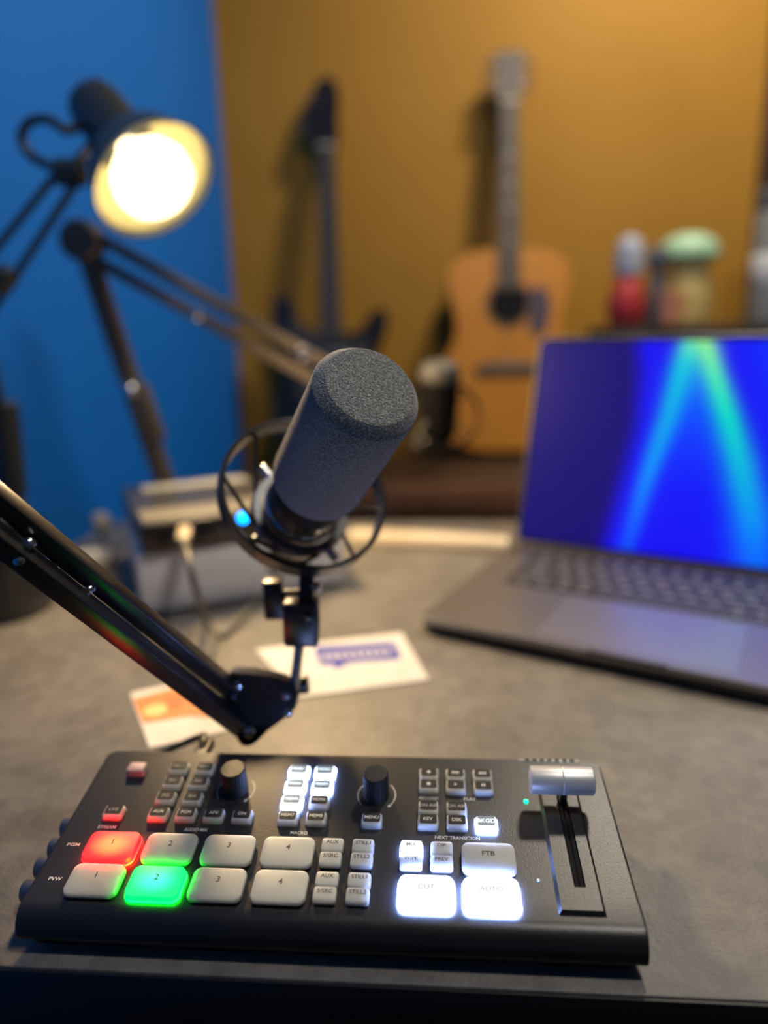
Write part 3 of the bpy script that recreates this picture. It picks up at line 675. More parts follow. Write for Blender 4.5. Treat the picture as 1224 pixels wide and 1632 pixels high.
EDGE = [(0, .295), (.15, .315), (.42, .320), (.7, .292), (1, .262)]       # t from the top of the screen: where dark turns blue
BL = [(0, .464, .045, 90, 225, 200), (.14, .447, .05, 0, 195, 225), (.35, .424, .042, 0, 170, 235), (.63, .385, .034, 0, 145, 250), (1, .345, .030, 0, 75, 255)]
BR = [(0, .501, .045, 150, 240, 150), (.14, .537, .045, 90, 235, 180), (.34, .590, .050, 0, 220, 200), (.54, .636, .060, 0, 190, 220), (.79, .685, .075, 0, 150, 245), (1, .712, .085, 0, 100, 255)]
def screen_col(s, t):
    e = lerp_path(EDGE, t)[0]
    base = [a + (b - a) * sst(e - .03, e + .05, s) for a, b in zip((8, 0, 112), (12, 0, 246))]
    m = lerp_path([(0, 0, 120, 255), (.35, 0, 70, 255), (.7, 4, 10, 250), (1, 10, 0, 246)], t)
    l = lerp_path(BL, t); r = lerp_path(BR, t)
    k = sst(l[0] - .03, l[0], s) * (1 - sst(r[0], r[0] + .03, s)); base = [a + (b - a) * k for a, b in zip(base, m)]
    k = sst(r[0], r[0] + .25, s); base = [a + (b - a) * k * .8 for a, b in zip(base, (0, 60, 255))]
    for q_ in (l, r):
        w = math.exp(-((s - q_[0]) / q_[1]) ** 2 * 1.2); base = [a + (b - a) * w for a, b in zip(base, q_[2:])]
    return lin(base)
bm = BM(); NX, NZ = 120, 80; cl_ = bm.loops.layers.color.new('glow'); inx, inz = 0.0055, 0.0065
vs = [[bm.verts.new(LM @ Vector((inx + (LW - 2 * inx) * i / NX, -.0007, inz + (LIDH - 2 * inz) * j / NZ))) for i in range(NX + 1)] for j in range(NZ + 1)]
fa = {}
for j in range(NZ):
    for i in range(NX): fa[i, j] = bm.faces.new([vs[j][i], vs[j][i + 1], vs[j + 1][i + 1], vs[j + 1][i]])
for (i, j), f_ in fa.items():
    for lp, (a, b) in zip(f_.loops, ((i, j), (i + 1, j), (i + 1, j + 1), (i, j + 1))):
        lp[cl_] = [x ** (1 / 2.2) for x in screen_col(a / NX, 1 - b / NZ)] + [1]
me = bpy.data.meshes.new('display'); bm.to_mesh(me); bm.free()
dm = bpy.data.materials.new('display_picture'); dm.use_nodes = True; nt = dm.node_tree; b = nt.nodes['Principled BSDF']
vc = nt.nodes.new('ShaderNodeVertexColor'); vc.layer_name = 'glow'; gm = nt.nodes.new('ShaderNodeGamma'); gm.inputs['Gamma'].default_value = 1.0
b.inputs['Base Color'].default_value = (.005, .005, .006, 1); b.inputs['Roughness'].default_value = .25; b.inputs['Emission Strength'].default_value = 1.0
nt.links.new(vc.outputs['Color'], gm.inputs['Color']); nt.links.new(gm.outputs['Color'], b.inputs['Emission Color'])
me.materials.append(dm); link('display', me, lap, 'glowing blue display with cyan light beams')

# ------------------------------------------------------------------ cards, ruler
def flat_card(name, label, pts, th, mat, base=DZ):
    c = sum(pts, Vector()) / len(pts); o = thing(name, label, 'card', tr(c.x, c.y, base))
    loc = [(p.x - c.x, p.y - c.y) for p in pts]
    bm = BM(); loft(bm, [[(x, y, 0.0001) for x, y in loc], [(x, y, th) for x, y in loc]]); obj('sheet', bm, mat, o, smooth=False)
    return o, c
wc, c = flat_card('card', 'white card with a blue speech-bubble logo lying left of the laptop', [on_z(*p, DZ) for p in ((477, 1114), (684, 1085), (640, 1010), (408, 1037))], 0.0012, 'card')
def on_card(pts, c): return [(q_.x - c.x, q_.y - c.y) for q_ in (on_z(x, y, DZ + .0012) for x, y in pts)]
bub = [(501, 1031), (560, 1028), (626, 1024), (632, 1033), (639, 1050), (590, 1053), (556, 1056), (536, 1067), (530, 1059), (512, 1061), (507, 1050)]
bm = BM(); p2 = on_card(bub, c); loft(bm, [[(x, y, .0012) for x, y in p2], [(x, y, .00128) for x, y in p2]]); obj('logo_bubble', bm, 'blueprint', wc, 'blue speech bubble')
a_, b_ = Vector((*on_card([(514, 1047)], c)[0], 0)), Vector((*on_card([(620, 1038)], c)[0], 0)); d = b_ - a_
bm = BM(); x0 = 0
for k, w in enumerate((.10, .08, .09, .10, .08, .09, .08, .10, .07)):    # blurred white letters: strokes only, no readable word
    p = a_ + d * (x0 + w * .4); hgt = .0100
    box(bm, (-.0022, -hgt / 2, 0), (.0022, hgt / 2, .00008), tr(p.x, p.y, .0013) @ rz(math.atan2(d.y, d.x))); x0 += w + .03
obj('lettering', bm, 'card', wc, 'white blurred lettering', smooth=False)
oc_, c = flat_card('flyer', 'small flyer, orange above and white below, under the boom arm', [on_z(*p, DZ) for p in ((238, 1193), (378, 1163), (300, 1086), (208, 1106))], 0.0008, 'card')
bm = BM(); p2 = on_card([(212, 1113), (228, 1152), (300, 1141), (345, 1144), (322, 1112), (299, 1089)], c); loft(bm, [[(x, y, .0006) for x, y in p2], [(x, y, .00088) for x, y in p2]]); obj('orange_field', bm, 'orange_card', oc_, 'orange printed field', smooth=False)
bm = BM(); cc = on_card([(248, 1131)], c)[0]; lathe(bm, [(.0085, .00088), (.0085, .00094)], 24, tr(cc[0], cc[1], 0)); obj('round_emblem', bm, 'beige', oc_, 'pale round emblem')
bm = BM()
for (x, y) in ((276, 1112), (282, 1119), (279, 1126)):
    q_ = on_card([(x, y)], c)[0]; box(bm, (-.006, -.0014, .00088), (.006, .0014, .00095), tr(q_[0], q_[1], 0) @ rz(.2))
obj('printed_lines', bm, 'mahogany', oc_, 'small dark print', smooth=False)
ra, rb_ = on_z(560, 862, DZ), on_z(806, 876, DZ); d = (rb_ - ra)
rul = thing('cable_cover', 'slim cream bar lying along the back of the desk left of the laptop', 'bar', tr(ra) @ rz(math.atan2(d.y, d.x)))
bm = BM(); box(bm, (0, -.016, 0.0003), (d.length, .016, .014), None, 0.003); obj('bar', bm, 'cream', rul)
bm = BM(); box(bm, (d.length - .004, -.0155, 0.0005), (d.length + .003, .0155, .0136), None, 0.002); obj('end_cap', bm, 'ivory', rul)

# ------------------------------------------------------------------ boxes behind the microphone
ya = math.radians(22)
bs = on_z(229, 986, DZ)
BXM = tr(bs) @ rz(ya)
sb_ = thing('silver_box', 'pale grey metal box standing on the desk beneath the black box', 'box', BXM)
SWD, SDP, SHT = 0.205, 0.20, 0.064
bm = BM(); box(bm, (0, 0, 0.004), (SWD, SDP, SHT), None, 0.003); obj('case', bm, 'boxsilver', sb_)
bm = BM(); box(bm, (0.125, -0.0012, 0.026), (0.165, 0.002, 0.054), None, 0.001); obj('front_socket', bm, 'plastic', sb_, 'dark socket on the front')
for x in (.015, SWD - .015):
    for y in (.015, SDP - .015):
        bm = BM(); lathe(bm, [(.007, 0), (.007, .0045)], 12, tr(x, y, 0)); obj('foot', bm, 'cable', sb_)
bm = BM()
for k in range(4): box(bm, (0.030, -.0006, .018 + k * .008), (0.100, .0004, .021 + k * .008), None)
obj('vent', bm, 'boxsilver', sb_, smooth=False)
bb = on_z(224, 838, DZ + SHT + .030)
bbx = thing('network_switch', 'glossy black box with a cable, on top of the pale grey box', 'box', tr(bb.x, bb.y, DZ + SHT) @ rz(math.radians(24.6)))
BW_, BD_, BH_ = 0.150, 0.190, 0.030
bm = BM(); box(bm, (0, 0, 0.0015), (BW_, BD_, BH_), None, 0.002); obj('case', bm, 'boxblack', bbx)
for x in (.012, BW_ - .012):
    for y in (.012, BD_ - .012):
        bm = BM(); lathe(bm, [(.005, 0), (.005, .002)], 12, tr(x, y, 0)); obj('foot', bm, 'cable', bbx)
bm = BM(); box(bm, (0.012, -0.0006, .006), (0.030, .002, .020), None, .0005); obj('port', bm, 'gloss', bbx)
bm = BM(); box(bm, (0.050, -0.0006, .006), (0.068, .002, .020), None, .0005); obj('port', bm, 'gloss', bbx)
bm = BM(); box(bm, (0.020, 0.150, BH_ - .0004), (0.140, 0.178, BH_ + .0014), None, .0012); obj('reflection_strip', bm, 'grey', bbx, 'pale strip across the back of the lid')  # pale colour paints the lamp's reflection on the glossy lid
bm = BM(); box(bm, (0.004, 0.010, BH_ - .0004), (0.146, 0.060, BH_ + .0006), None, .0006); obj('lid_plate', bm, 'greycable', bbx, 'matte brown-grey lid plate')
bm = BM(); lp = px(379, 815, (CF.dot(bb)) + .055); lq = bbx.matrix_world.inverted() @ lp
lathe(bm, [(.0040, 0), (.0040, .0012), (.0025, .0021), (0, .0023)], 16, tr(min(max(lq.x, .1), BW_ - .02) - .004, 0.0004, BH_ - .005) @ rx(PI / 2)); obj('power_light', bm, 'led_blue', bbx, 'bright blue power light')
# grey cable from the black box down to the desk, with a cream plug
bm = BM(); p0 = bbx.matrix_world @ Vector((0.040, -0.003, 0.020))
pts = [p0, p0 + Vector((.004, -.022, -.002)), px(300, 890, .60), px(314, 945, .60), on_z(330, 990, DZ + .004), on_z(352, 1012, DZ + .0035), on_z(385, 985, DZ + .0035), on_z(415, 945, DZ + .0035)]
tube(bm, pts, .0030, 10, 8); gc = obj('network_cable', bm, 'greycable'); tag(gc, 'grey cable with a tan plug hanging down in front of the pale grey box', 'cable')
bm = BM(); bar(bm, p0 + Vector((-.001, .002, .002)), p0 + Vector((.004, -.026, -.003)), .012, .009, Vector((0, 0, 1)), .002); obj('plug', bm, 'plugtan', gc, 'tan plug')
bm = BM(); pts = [on_z(352, 1016, DZ + .003), on_z(318, 1040, DZ + .003), on_z(290, 1075, DZ + .003), on_z(330, 1110, DZ + .003), on_z(380, 1090, DZ + .003)]
tube(bm, [on_z(345, 1008, DZ + .003), on_z(340, 1035, DZ + .003), on_z(333, 1060, DZ + .003), on_z(345, 1090, DZ + .003)], .0022, 8, 8); o = obj('audio_cable', bm, 'greycable'); tag(o, 'thin grey cable lying on the desk beside the boom arm', 'cable')

# small objects at the far left
kp = on_z(166, 872, DZ)
kn = thing('ball_ornament', 'small cream ball-topped knob left of the black box', 'ornament', tr(kp))
bm = BM(); lathe(bm, [(.016, 0), (.016, .004), (.004, .007), (.004, .026)], 20); obj('stand', bm, 'slate', kn)
bm = BM(); lathe(bm, [(.0, .024), (.007, .025), (.0105, .030), (.0115, .035), (.0105, .040), (.007, .045), (0, .0465)], 20); obj('ball', bm, 'cream', kn)
gp = on_z(142, 905, DZ)
gt = thing('tape_reel', 'low grey reel lying between the lamp clamp and the black box', 'reel', tr(gp))
bm = BM(); lathe(bm, [(.012, 0), (.028, 0), (.030, .003), (.030, .014), (.028, .017), (.012, .017), (.012, 0)], 32, cap=False); obj('flange', bm, 'grey', gt)
bm = BM(); lathe(bm, [(.006, .0005), (.0115, .0005), (.0115, .019), (.006, .019), (.006, .0005)], 24, cap=False); obj('hub', bm, 'ivory', gt)
bp = on_z(-18, 1003, DZ)
pot = thing('pen_pot', 'round black pot at the left edge under the boom arm', 'pot', tr(bp + Vector((-.012, .05, 0))))
bm = BM(); lathe(bm, [(.044, 0), (.048, .003), (.051, .085), (.050, .088), (.047, .085), (.044, .006), (0, .006)], 40); obj('cup', bm, 'boxblack', pot)
bm = BM(); lathe(bm, [(.0512, .070), (.0522, .072), (.0522, .078), (.0512, .080)], 40, cap=False); obj('band', bm, 'slate', pot)

# ------------------------------------------------------------------ architect lamp
LC = at_y(248, 291, 0.80)
axd = (CR * .60 - CU * .77 - CF * .24).normalized()
lampM = Vector((-0.43, 0.80, DZ))
lamp = thing('desk_lamp', 'black architect desk lamp with its bulb lit, top left', 'lamp', tr(lampM))
I = lamp.matrix_world.inverted()
SHM = axis_frame(LC, axd) @ Matrix.Scale(0.92, 4)
def slathe(name, prof, mat, seg=48, capf=True, label=None):
    bm = BM(); lathe(bm, prof, seg, SHM, capf); return wobj(name, bm, mat, lamp, I, label)
slathe('shade', [(.0735, 0), (.0735, .0012), (.0715, .0006), (.066, -.020), (.055, -.046), (.036, -.066), (.0335, -.068)][::-1] + [(.0735, 0)], 'lampblack', 64, False)
slathe('shade_lining', [(.0725, .0004), (.0645, -.020), (.0535, -.045), (.034, -.064), (.001, -.066)], 'lampwhite', 64, False, 'white inside of the shade')
slathe('socket_housing', [(.0345, -.064), (.0350, -.072), (.0330, -.085), (.0325, -.130), (.0300, -.143), (.022, -.150), (0, -.152)], 'lampblack')
slathe('bulb', [(.012, -.062), (.016, -.050), (.030, -.036), (.041, -.022), (.0455, -.008), (.043, .006), (.034, .016), (.020, .022), (0, .024)], 'bulb', 40, False, 'glowing bulb')
pl_ = bpy.data.lights.new('bulb_light', 'SPOT'); pl_.energy = 17; pl_.color = (1.0, .67, .33); pl_.shadow_soft_size = .045; pl_.spot_size = math.radians(150); pl_.spot_blend = .5
po = bpy.data.objects.new('bulb_light', pl_); C.objects.link(po); po.parent = lamp
po.matrix_local = I @ axis_frame(LC + axd * .072, -axd)
HP = at_y(112, 275, 0.80)                                  # knuckle behind the shade
bm = BM(); cyl(bm, HP + CR * -.014, HP + CR * .014, .014, 20); wobj('shade_knuckle', bm, 'lampblack', lamp, I)
bm = BM(); bar(bm, HP, LC - axd * .075 + CR * -.02, .010, .010, Vector((0, 1, 0))); wobj('shade_bracket', bm, 'lampblack', lamp, I)
EL = at_y(-45, 490, 0.80)
for dx, dy in ((-.010, .004), (.008, -.008)):
    bm = BM(); bar(bm, HP + CR * dx + CU * dy, EL + CR * dx * 2 + CU * dy * 1.6, .007, .007, Vector((0, 1, 0))); wobj('upper_rod', bm, 'lampblack', lamp, I)
bm = BM(); cyl(bm, at_y(18, 430, .795), at_y(-5, 462, .795), .012, 16); wobj('spring', bm, 'lampblack', lamp, I)
bm = BM(); cyl(bm, EL + Vector((0, -.012, 0)), EL + Vector((0, .012, 0)), .022, 20); wobj('elbow', bm, 'lampblack', lamp, I)
LB = at_y(22, 812, 0.80)
for dx in (-.009, .009):
    bm = BM(); bar(bm, EL + CR * dx, LB + CR * dx, .008, .008, Vector((0, 1, 0))); wobj('lower_rod', bm, 'lampblack', lamp, I)
bm = BM(); cyl(bm, at_y(6, 640, .80), at_y(22, 790, .80), .015, 20); wobj('spring_sleeve', bm, 'lampblack', lamp, I)
bm = BM(); cyl(bm, Vector((LB.x, LB.y, DZ)), LB + Vector((0, 0, .01)), .016, 20); lathe(bm, [(.038, 0), (.038, .014), (.02, .02), (.016, .02)], 24, tr(LB.x, LB.y, DZ)); wobj('clamp', bm, 'lampblack', lamp, I)
bm = BM(); tube(bm, [LC - axd * .10 + CR * -.026, at_y(108, 208, .80), at_y(76, 190, .80), at_y(46, 195, .80), at_y(34, 221, .80), at_y(48, 247, .80), at_y(74, 262, .80), HP], .0050, 8, 8); wobj('flex', bm, 'lampblack', lamp, I, 'looping flex behind the shade')

# ------------------------------------------------------------------ second boom arm and microphone
B2 = thing('boom_arm', 'dark boom arm, warm lamp light painted into its brown, rising behind the boxes and bending down behind the foam microphone', 'boom arm', tr(at_y(283, 800, .90).x, .90, DZ))
I = B2.matrix_world.inverted()
bx_ = at_y(283, 800, .90); E2 = at_y(132, 384, .90); N2 = at_y(655, 672, .92)
bm = BM(); bar(bm, Vector((bx_.x, bx_.y, DZ + .02)), E2, .022, .022, Vector((0, 1, 0)), .003); wobj('lower_arm', bm, 'boom2', B2, I)
bm = BM(); bar(bm, bx_.lerp(E2, .25), bx_.lerp(E2, .47), .026, .026, Vector((0, 1, 0)), .003); wobj('sleeve', bm, 'boom2', B2, I)
dn = (N2 - E2).normalized(); nn = dn.cross(Vector((0, 1, 0))).normalized()
for s, in ((-.0125,), (.0125,)):
    bm = BM(); bar(bm, E2 + nn * s + dn * .01, N2 + nn * s, .0135, .0135, Vector((0, 1, 0)), .002); wobj('upper_tube', bm, 'boom2', B2, I)
bm = BM(); cyl(bm, E2 + Vector((0, -.016, 0)), E2 + Vector((0, .016, 0)), .024, 24); wobj('elbow', bm, 'boom2', B2, I)
for x, y, r in ((313, 500, .0075), (485, 562, .0085), (208, 622, .008)):
    bm = BM(); p = at_y(x, y, .885); lathe(bm, [(r, -.004), (r, .003), (r * .6, .006), (0, .0065)], 16, axis_frame(p, Vector((0, -1, 0)))); wobj('screw', bm, 'steel', B2, I)
bm = BM(); cyl(bm, N2 - dn * .02, N2 + Vector((.0, -.0, .005)), .009, 16); wobj('tilt_joint', bm, 'boom2', B2, I)
bm = BM(); lathe(bm, [(.035, 0), (.035, .012), (.018, .02), (.016, .04)], 24, tr(bx_.x, bx_.y, DZ)); wobj('clamp', bm, 'boom2', B2, I)
mp_ = at_y(700, 640, .92)
m2 = thing('microphone', 'small black microphone with a grey top, half hidden behind the foam windscreen', 'microphone', tr(mp_) @ rx(math.radians(12)))
bm = BM(); lathe(bm, [(0, -.052), (.016, -.052), (.022, -.045), (.024, -.03), (.0255, .020), (.0255, .030)], 32); obj('body', bm, 'slotblack', m2)
bm = BM(); lathe(bm, [(.0255, .030), (.0262, .032), (.0258, .040), (.021, .049), (.010, .053), (0, .054)], 32); obj('grille', bm, 'grillegrey', m2, 'grey domed grille')
bm = BM(); lathe(bm, [(.048, -.016), (.0505, -.016), (.0505, -.008), (.048, -.008), (.048, -.016)], 48, tr(.004, 0, -.012) @ rx(.75), cap=False); obj('mount_ring', bm, 'slotblack', m2)
for k in range(4):
    a = PI / 4 + k * PI / 2; bm = BM(); tube(bm, [(.025 * math.cos(a), .025 * math.sin(a), -.02), (.049 * math.cos(a), .036 * math.sin(a), -.022 + .033 * math.sin(a))], .0016, 6, 2); obj('elastic_cord', bm, 'cable', m2)
bm = BM(); cyl(bm, (-.006, 0, -.05), (-.03, 0, -.064), .008, 16); obj('stem', bm, 'boom', m2)

# ------------------------------------------------------------------ sideboard, guitars, amplifier and ornaments at the back wall
SBZ = -0.327
sbm = tr(-0.30, 1.53, FZ) @ rz(YAW)
sd = thing('sideboard', 'long low brown sideboard against the orange wall, behind the desk', 'sideboard', sbm)
H_ = SBZ - FZ
bm = BM(); box(bm, (0, 0.012, H_ - .024), (1.36, .42, H_), None, .002); obj('top', bm, 'darkwood', sd)  # top board in a darker brown than the front rail
bm = BM(); box(bm, (0, 0, H_ - .072), (1.36, .0125, H_ - .003), None, .002); obj('front_rail', bm, 'redwood', sd, 'red-brown front rail')
for x in (0.005, .445, .885, 1.325):
    bm = BM(); box(bm, (x, .02, 0), (x + .03, .41, H_ - .0245), None, .002); obj('upright', bm, 'darkwood', sd)
for x in (0.04, .48, .92):
    bm = BM(); box(bm, (x, .025, .08), (x + .40, .040, H_ - .08), None, .002); d_ = obj('door', bm, 'darkwood', sd)
    bm = BM(); lathe(bm, [(.006, 0), (.006, .01), (.012, .016), (.010, .022), (0, .023)], 16, tr(x + .34, .025, .36) @ rx(PI / 2)); obj('knob', bm, 'steel', d_)
bm = BM(); box(bm, (0.01, .40, .02), (1.35, .41, H_ - .03), None); obj('back_panel', bm, 'darkwood', sd)

def body_outline(cp, n=10):                               # half outline (half width, height), bottom to top, mirrored
    pts = smooth_path([Vector((w, h, 0)) for w, h in cp], n)
    r = [(p.x, p.y) for p in pts]; l = [(-x, y) for x, y in r[::-1]]
    return r + [q_ for q_ in l if abs(q_[0]) > 1e-5]
LEAN = math.radians(8.2)
def guitar_frame(x, y, dz, lean=LEAN): return tr(x, y, SBZ + dz) @ rz(YAW * .5) @ rx(-lean) @ rx(PI / 2)     # local: x right, y up the neck, z to the viewer
GA = guitar_frame(0.322, 1.79, .0138)
ga = thing('acoustic_guitar', 'orange-topped acoustic guitar standing on the sideboard, leaning on the orange wall', 'guitar', GA)
out = body_outline([(0.001, .004), (.06, .005), (.14, .028), (.186, .085), (.193, .145), (.172, .215), (.140, .275), (.130, .315), (.138, .365), (.150, .415), (.146, .460), (.110, .492), (.045, .503), (.001, .504)])
bm = BM(); prism(bm, out, -.095, -.004, None, .003); obj('body', bm, 'mahogany', ga)
hole = [(.050 * math.cos(2 * PI * k / 48), .370 + .050 * math.sin(2 * PI * k / 48)) for k in range(48)]
bm = BM(); prism(bm, out, -.0042, 0, None, .001); obj('soundboard', bm, 'spruce', ga)
bm = BM(); loft(bm, [[(x, y, 0.0001) for x, y in hole], [(x, y, .0006) for x, y in hole]]); obj('sound_hole', bm, 'gloss', ga)
bm = BM(); lathe(bm, [(.052, .0002), (.052, .0011), (.060, .0011), (.060, .0002), (.052, .0002)], 48, tr(0, .370, 0), cap=False); obj('rosette', bm, 'rosewood', ga)
pg = [(.050, .400), (.075, .415), (.098, .395), (.105, .350), (.092, .300), (.066, .285), (.050, .310), (.054, .345)]
bm = BM(); prism(bm, pg, .0003, .0018); obj('pickguard', bm, 'pickguard', ga)
bm = BM(); prism(bm, [(-.080, .200), (.080, .200), (.085, .215), (.060, .226), (-.060, .226), (-.085, .215)], .0003, .009, None, .002); o = obj('bridge', bm, 'rosewood', ga)
bm = BM(); box(bm, (-.037, .219, .009), (.037, .222, .012), None, .0005); obj('saddle', bm, 'ivory', o)
bm = BM(); loft(bm, [[(-.028, .500, -.02), (.028, .500, -.02), (.028, .500, .004), (-.028, .500, .004)], [(-.022, .845, -.014), (.022, .845, -.014), (.022, .845, .004), (-.022, .845, .004)]]); obj('neck', bm, 'mahogany', ga)
bm = BM(); loft(bm, [[(-.028, .405, .0015), (.028, .405, .0015), (.028, .405, .009), (-.028, .405, .009)], [(-.022, .845, .0041), (.022, .845, .0041), (.022, .845, .009), (-.022, .845, .009)]]); fb = obj('fingerboard', bm, 'rosewood', ga)
L_ = .625
for k in range(1, 19):
    h = .845 - L_ * (1 - 2 ** (-k / 12)); w = .022 + .006 * (.845 - h) / .44
    bm = BM(); box(bm, (-w, h - .001, .009), (w, h + .001, .0102)); obj('fret', bm, 'fretwire', fb, smooth=False)
for h in (.72, .655, .60, .52):
    bm = BM(); lathe(bm, [(.005, .009), (.005, .0094)], 12, tr(0, h, 0)); obj('inlay', bm, 'ivory', fb)
bm = BM(); box(bm, (-.022, .843, .004), (.022, .849, .012), None, .0006); obj('nut', bm, 'ivory', ga)
bm = BM(); prism(bm, [(-.023, .846), (.023, .846), (.036, .880), (.040, .955), (.020, .965), (0, .960), (-.020, .965), (-.040, .955), (-.036, .880)], -.016, .002, None, .002); hs_ = obj('headstock', bm, 'rosewood', ga)
for s in (-1, 1):
    for h in (.880, .908, .936):
        bm = BM(); cyl(bm, (s * .022, h, .002), (s * .022, h, .010), .004, 12); cyl(bm, (s * .034, h, -.008), (s * .052, h, -.008), .002, 8)
        lathe(bm, [(0, 0), (.006, .001), (.008, .005), (.006, .010), (0, .011)], 12, tr(s * .050, h, -.008) @ ry(s * PI / 2)); obj('tuner', bm, 'steel', hs_)
for k in range(6):
    x = (k - 2.5); bm = BM(); cyl(bm, (x * .0115, .221, .0125), (x * .0072, .848, .0125), .0003, 6); obj('string', bm, 'fretwire', ga)

GE = guitar_frame(-0.128, 1.83, .0080, math.radians(9.8))
ge = thing('electric_guitar', 'black electric guitar leaning on the orange wall, left of the acoustic one', 'guitar', GE)
eo = [(0, .004), (.07, .006), (.125, .035), (.150, .090), (.145, .150), (.118, .205), (.112, .245), (.135, .300), (.148, .345), (.140, .372), (.118, .372), (.088, .335), (.050, .315), (.030, .318),
      (-.030, .318), (-.055, .320), (-.090, .355), (-.112, .405), (-.132, .418), (-.146, .400), (-.148, .350), (-.128, .280), (-.122, .230), (-.142, .170), (-.158, .105), (-.140, .045), (-.080, .008)]
sp = smooth_path([Vector((x, y, 0)) for x, y in eo + [eo[0]]], 5)[:-1]
bm = BM(); prism(bm, [(p.x, p.y) for p in sp], -.044, 0, None, .005); obj('body', bm, 'guitarblack', ge)
bm = BM(); prism(bm, [(-.03, .31), (-.10, .36), (-.115, .33), (-.085, .24), (-.09, .15), (-.02, .12), (.06, .11), (.10, .13), (.08, .22), (.10, .30), (.04, .29)], .0003, .0024); obj('pickguard', bm, 'ebony', ge)
for h in (.155, .205, .265):
    bm = BM(); box(bm, (-.040, h - .009, .0024), (.040, h + .009, .009), None, .003); obj('pickup', bm, 'slate', ge)
bm = BM(); box(bm, (-.040, .112, .001), (.040, .142, .010), None, .002); obj('bridge', bm, 'steel', ge)
for x, y in ((.075, .10), (.095, .07), (.110, .04)):
    bm = BM(); lathe(bm, [(.011, 0), (.010, .012), (0, .013)], 16, tr(x, y, .001)); obj('control_knob', bm, 'slate', ge)
bm = BM(); loft(bm, [[(-.028, .30, -.012), (.028, .30, -.012), (.028, .30, .006), (-.028, .30, .006)], [(-.021, .775, -.014), (.021, .775, -.014), (.021, .775, .006), (-.021, .775, .006)]]); obj('neck', bm, 'rosewood', ge)
bm = BM(); loft(bm, [[(-.028, .285, .0061), (.028, .285, .0061), (.028, .285, .011), (-.028, .285, .011)], [(-.021, .775, .0061), (.021, .775, .0061), (.021, .775, .011), (-.021, .775, .011)]]); fb = obj('fingerboard', bm, 'ebony', ge)
for k in range(1, 22):
    h = .775 - .648 * (1 - 2 ** (-k / 12)); w = .021 + .007 * (.775 - h) / .49
    bm = BM(); box(bm, (-w, h - .001, .011), (w, h + .001, .0122)); obj('fret', bm, 'fretwire', fb, smooth=False)
bm = BM(); box(bm, (-.021, .773, .006), (.021, .779, .014), None, .0006); obj('nut', bm, 'ivory', ge)
hp = smooth_path([Vector((x, y, 0)) for x, y in ((-.022, .777), (.022, .777), (.030, .800), (.030, .850), (.034, .900), (.022, .940), (-.004, .945), (-.030, .925), (-.030, .905), (-.052, .870), (-.056, .825), (-.040, .800), (-.022, .777))], 4)[:-1]
bm = BM(); prism(bm, [(p.x, p.y) for p in hp], -.014, .001, None, .002); hs_ = obj('headstock', bm, 'guitarblack', ge)
for k in range(6):
    x, h = -.036 + k * .006, .815 + k * .018
    bm = BM(); cyl(bm, (x, h, .001), (x, h, .009), .004, 10); cyl(bm, (x - .012, h, -.007), (x - .034 - .002 * k, h, -.007), .0045, 10); obj('tuner', bm, 'steel', hs_)
for k in range(6):
    x = k - 2.5; bm = BM(); cyl(bm, (x * .0105, .13, .0145), (x * .007, .778, .0145), .0005, 6); obj('string', bm, 'steel', ge)

am = thing('amplifier', 'dark amplifier cabinet on the sideboard, behind the laptop screen', 'amplifier', tr(0.80, 1.74, SBZ) @ rz(YAW))
AW, AH_ = .27, .318
bm = BM(); box(bm, (-AW, -.11, .008), (AW, .15, AH_), None, .008); obj('cabinet', bm, 'tolex', am)
bm = BM(); box(bm, (-AW + .02, -.113, .03), (AW - .02, -.108, AH_ - .07), None, .002); obj('grille_cloth', bm, 'slate', am)
bm = BM(); box(bm, (-AW + .02, -.113, AH_ - .06), (AW - .02, -.107, AH_ - .015), None, .002); cp_ = obj('control_panel', bm, 'boxblack', am)
for k in range(7):
    bm = BM(); lathe(bm, [(.010, 0), (.009, .012), (0, .013)], 14, tr(-AW + .06 + k * .06, -.113, AH_ - .037) @ rx(PI / 2)); obj('knob', bm, 'ivory', cp_)
for x in (-.23, .23):
    for y in (-.08, .12):
        bm = BM(); lathe(bm, [(.014, 0), (.014, .009)], 14, tr(x, y, 0)); obj('foot', bm, 'cable', am)
ATZ = SBZ + AH_
def on_amp(x, Y): p = at_y(x, 500, Y); return tr(p.x, Y, ATZ)
o = thing('bottle', 'red bottle with a pale blue cap, in place of a small figure, on the amplifier, leftmost of the ornaments', 'bottle', on_amp(998, 1.70))  # bottle stands in for a red, white and blue figure
bm = BM(); lathe(bm, [(.030, 0), (.036, .004), (.044, .030), (.044, .055), (.036, .085), (.028, .105), (.022, .112)], 32); obj('flask', bm, 'red', o)
bm = BM(); lathe(bm, [(.0235, .110), (.031, .118), (.031, .160), (.026, .185), (.014, .198), (0, .200)], 28); obj('cap', bm, 'paleblue', o)
o = thing('small_figure', 'small slate-grey pepper mill on the amplifier between the red bottle and the mint-lidded jar', 'mill', on_amp(1043, 1.66))
o.name = 'pepper_mill'
bm = BM(); lathe(bm, [(.018, 0), (.020, .004), (.014, .06), (.018, .10), (.012, .115)], 24); obj('body', bm, 'slate', o)
bm = BM(); lathe(bm, [(.008, .114), (.022, .125), (.026, .145), (.020, .165), (.008, .172), (0, .173)], 24); obj('head', bm, 'slate', o)
o = thing('cup', 'small peach cup on the amplifier in front of the mint-lidded jar', 'cup', on_amp(1064, 1.645))
bm = BM(); lathe(bm, [(.018, 0), (.022, .003), (.026, .075), (.024, .076), (.020, .006), (0, .006)], 28); obj('bowl', bm, 'peach', o)
bm = BM(); tube(bm, [(.024, 0, .062), (.036, 0, .056), (.038, 0, .035), (.023, 0, .022)], .0035, 8, 6); obj('handle', bm, 'peach', o)
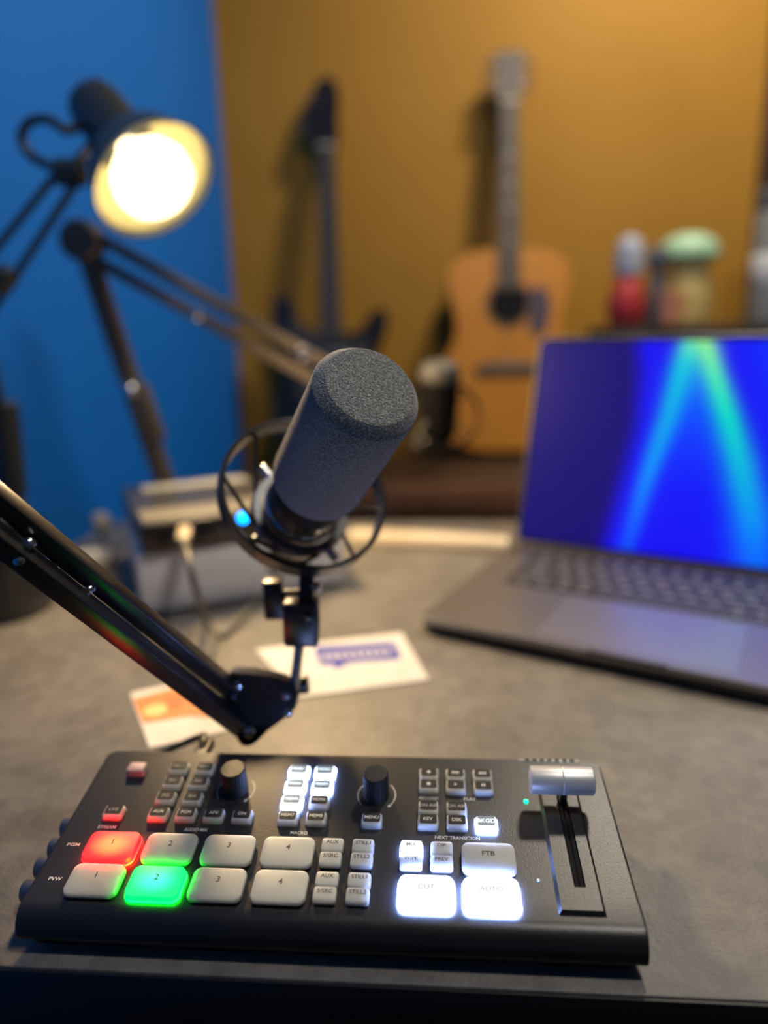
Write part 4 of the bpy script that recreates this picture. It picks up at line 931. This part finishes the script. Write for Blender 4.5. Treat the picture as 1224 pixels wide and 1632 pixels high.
o = thing('jar', 'ochre jar with a wide mint green lid, in place of a green-headed figure, on the amplifier', 'jar', on_amp(1090, 1.73))  # jar stands in for a green-headed figure
bm = BM(); lathe(bm, [(.045, 0), (.052, .005), (.056, .06), (.050, .110), (.042, .135), (.038, .140)], 36); obj('pot', bm, 'beige', o)
bm = BM(); lathe(bm, [(.036, .138), (.060, .144), (.066, .152), (.066, .166), (.058, .184), (.044, .196), (.022, .203), (0, .205)], 36); obj('lid', bm, 'mint', o, 'mint green lid')
o = thing('canister', 'grey metal canister on the amplifier at the right edge', 'canister', on_amp(1232, 1.68))
bm = BM(); lathe(bm, [(.052, 0), (.056, .004), (.056, .240), (.052, .246), (.048, .248)], 36); obj('can', bm, 'grey', o)
bm = BM(); lathe(bm, [(.0565, .246), (.0575, .250), (.0575, .280), (.052, .287), (.015, .290), (.012, .304), (0, .305)], 36); obj('lid', bm, 'slate', o)
bm = BM(); lathe(bm, [(.0563, .085), (.0568, .086), (.0568, .150), (.0563, .151)], 36, cap=False); obj('band', bm, 'boxsilver', o)

bm = BM(); box(bm, (1.368, -.035, FZ), (1.475, -.0005, 1.12), RM, .003); struct(obj('trim_1', bm, 'darkwood'))
bm = BM(); box(bm, (1.476, -.022, FZ), (2.22, -.0005, 1.06), RM, .002); d1 = obj('door_1', bm, 'darkwood'); struct(d1)
bm = BM(); cyl(bm, RM @ Vector((1.53, -.022, FZ + 1.0)), RM @ Vector((1.53, -.06, FZ + 1.0)), .010, 12); cyl(bm, RM @ Vector((1.53, -.06, FZ + 1.0)), RM @ Vector((1.63, -.06, FZ + 1.0)), .009, 12); obj('door_handle', bm, 'steel', d1)

# ------------------------------------------------------------------ dark chair pushed under the desk
ch = thing('chair', 'dark padded chair with pale piping pushed under the desk front', 'chair', tr(-0.10, 0.44, FZ) @ rz(YAW))
bm = BM(); loft(bm, [[(x, y, z) for x, y in rrect(.46 - s, .44 - s, .09, 6)] for s, z in ((.05, .39), (.01, .40), (0, .43), (.02, .455), (.08, .462))]); st = obj('seat', bm, 'fabric', ch)
bm = BM(); tube(bm, [(x, y, .457) for x, y in rrect(.40, .38, .07, 5)] + [(.2, .12, .457)], .0022, 6, 1, smooth=False); obj('piping', bm, 'dimprint', st, 'pale piping line')
bm = BM(); cyl(bm, (0, 0, .08), (0, 0, .392), .025, 16); obj('column', bm, 'plastic', ch)
for k in range(5):
    a = 2 * PI * k / 5 + .3; bm = BM(); bar(bm, (0, 0, .085), (.27 * math.cos(a), .27 * math.sin(a), .062), .04, .025, Vector((0, 0, 1)), .004); f_ = obj('foot', bm, 'plastic', ch)
    bm = BM(); lathe(bm, [(.012, -.012), (.025, -.010), (.025, .010), (.012, .012)], 16, tr(.26 * math.cos(a), .26 * math.sin(a), .026) @ rx(PI / 2)); obj('castor', bm, 'cable', f_)
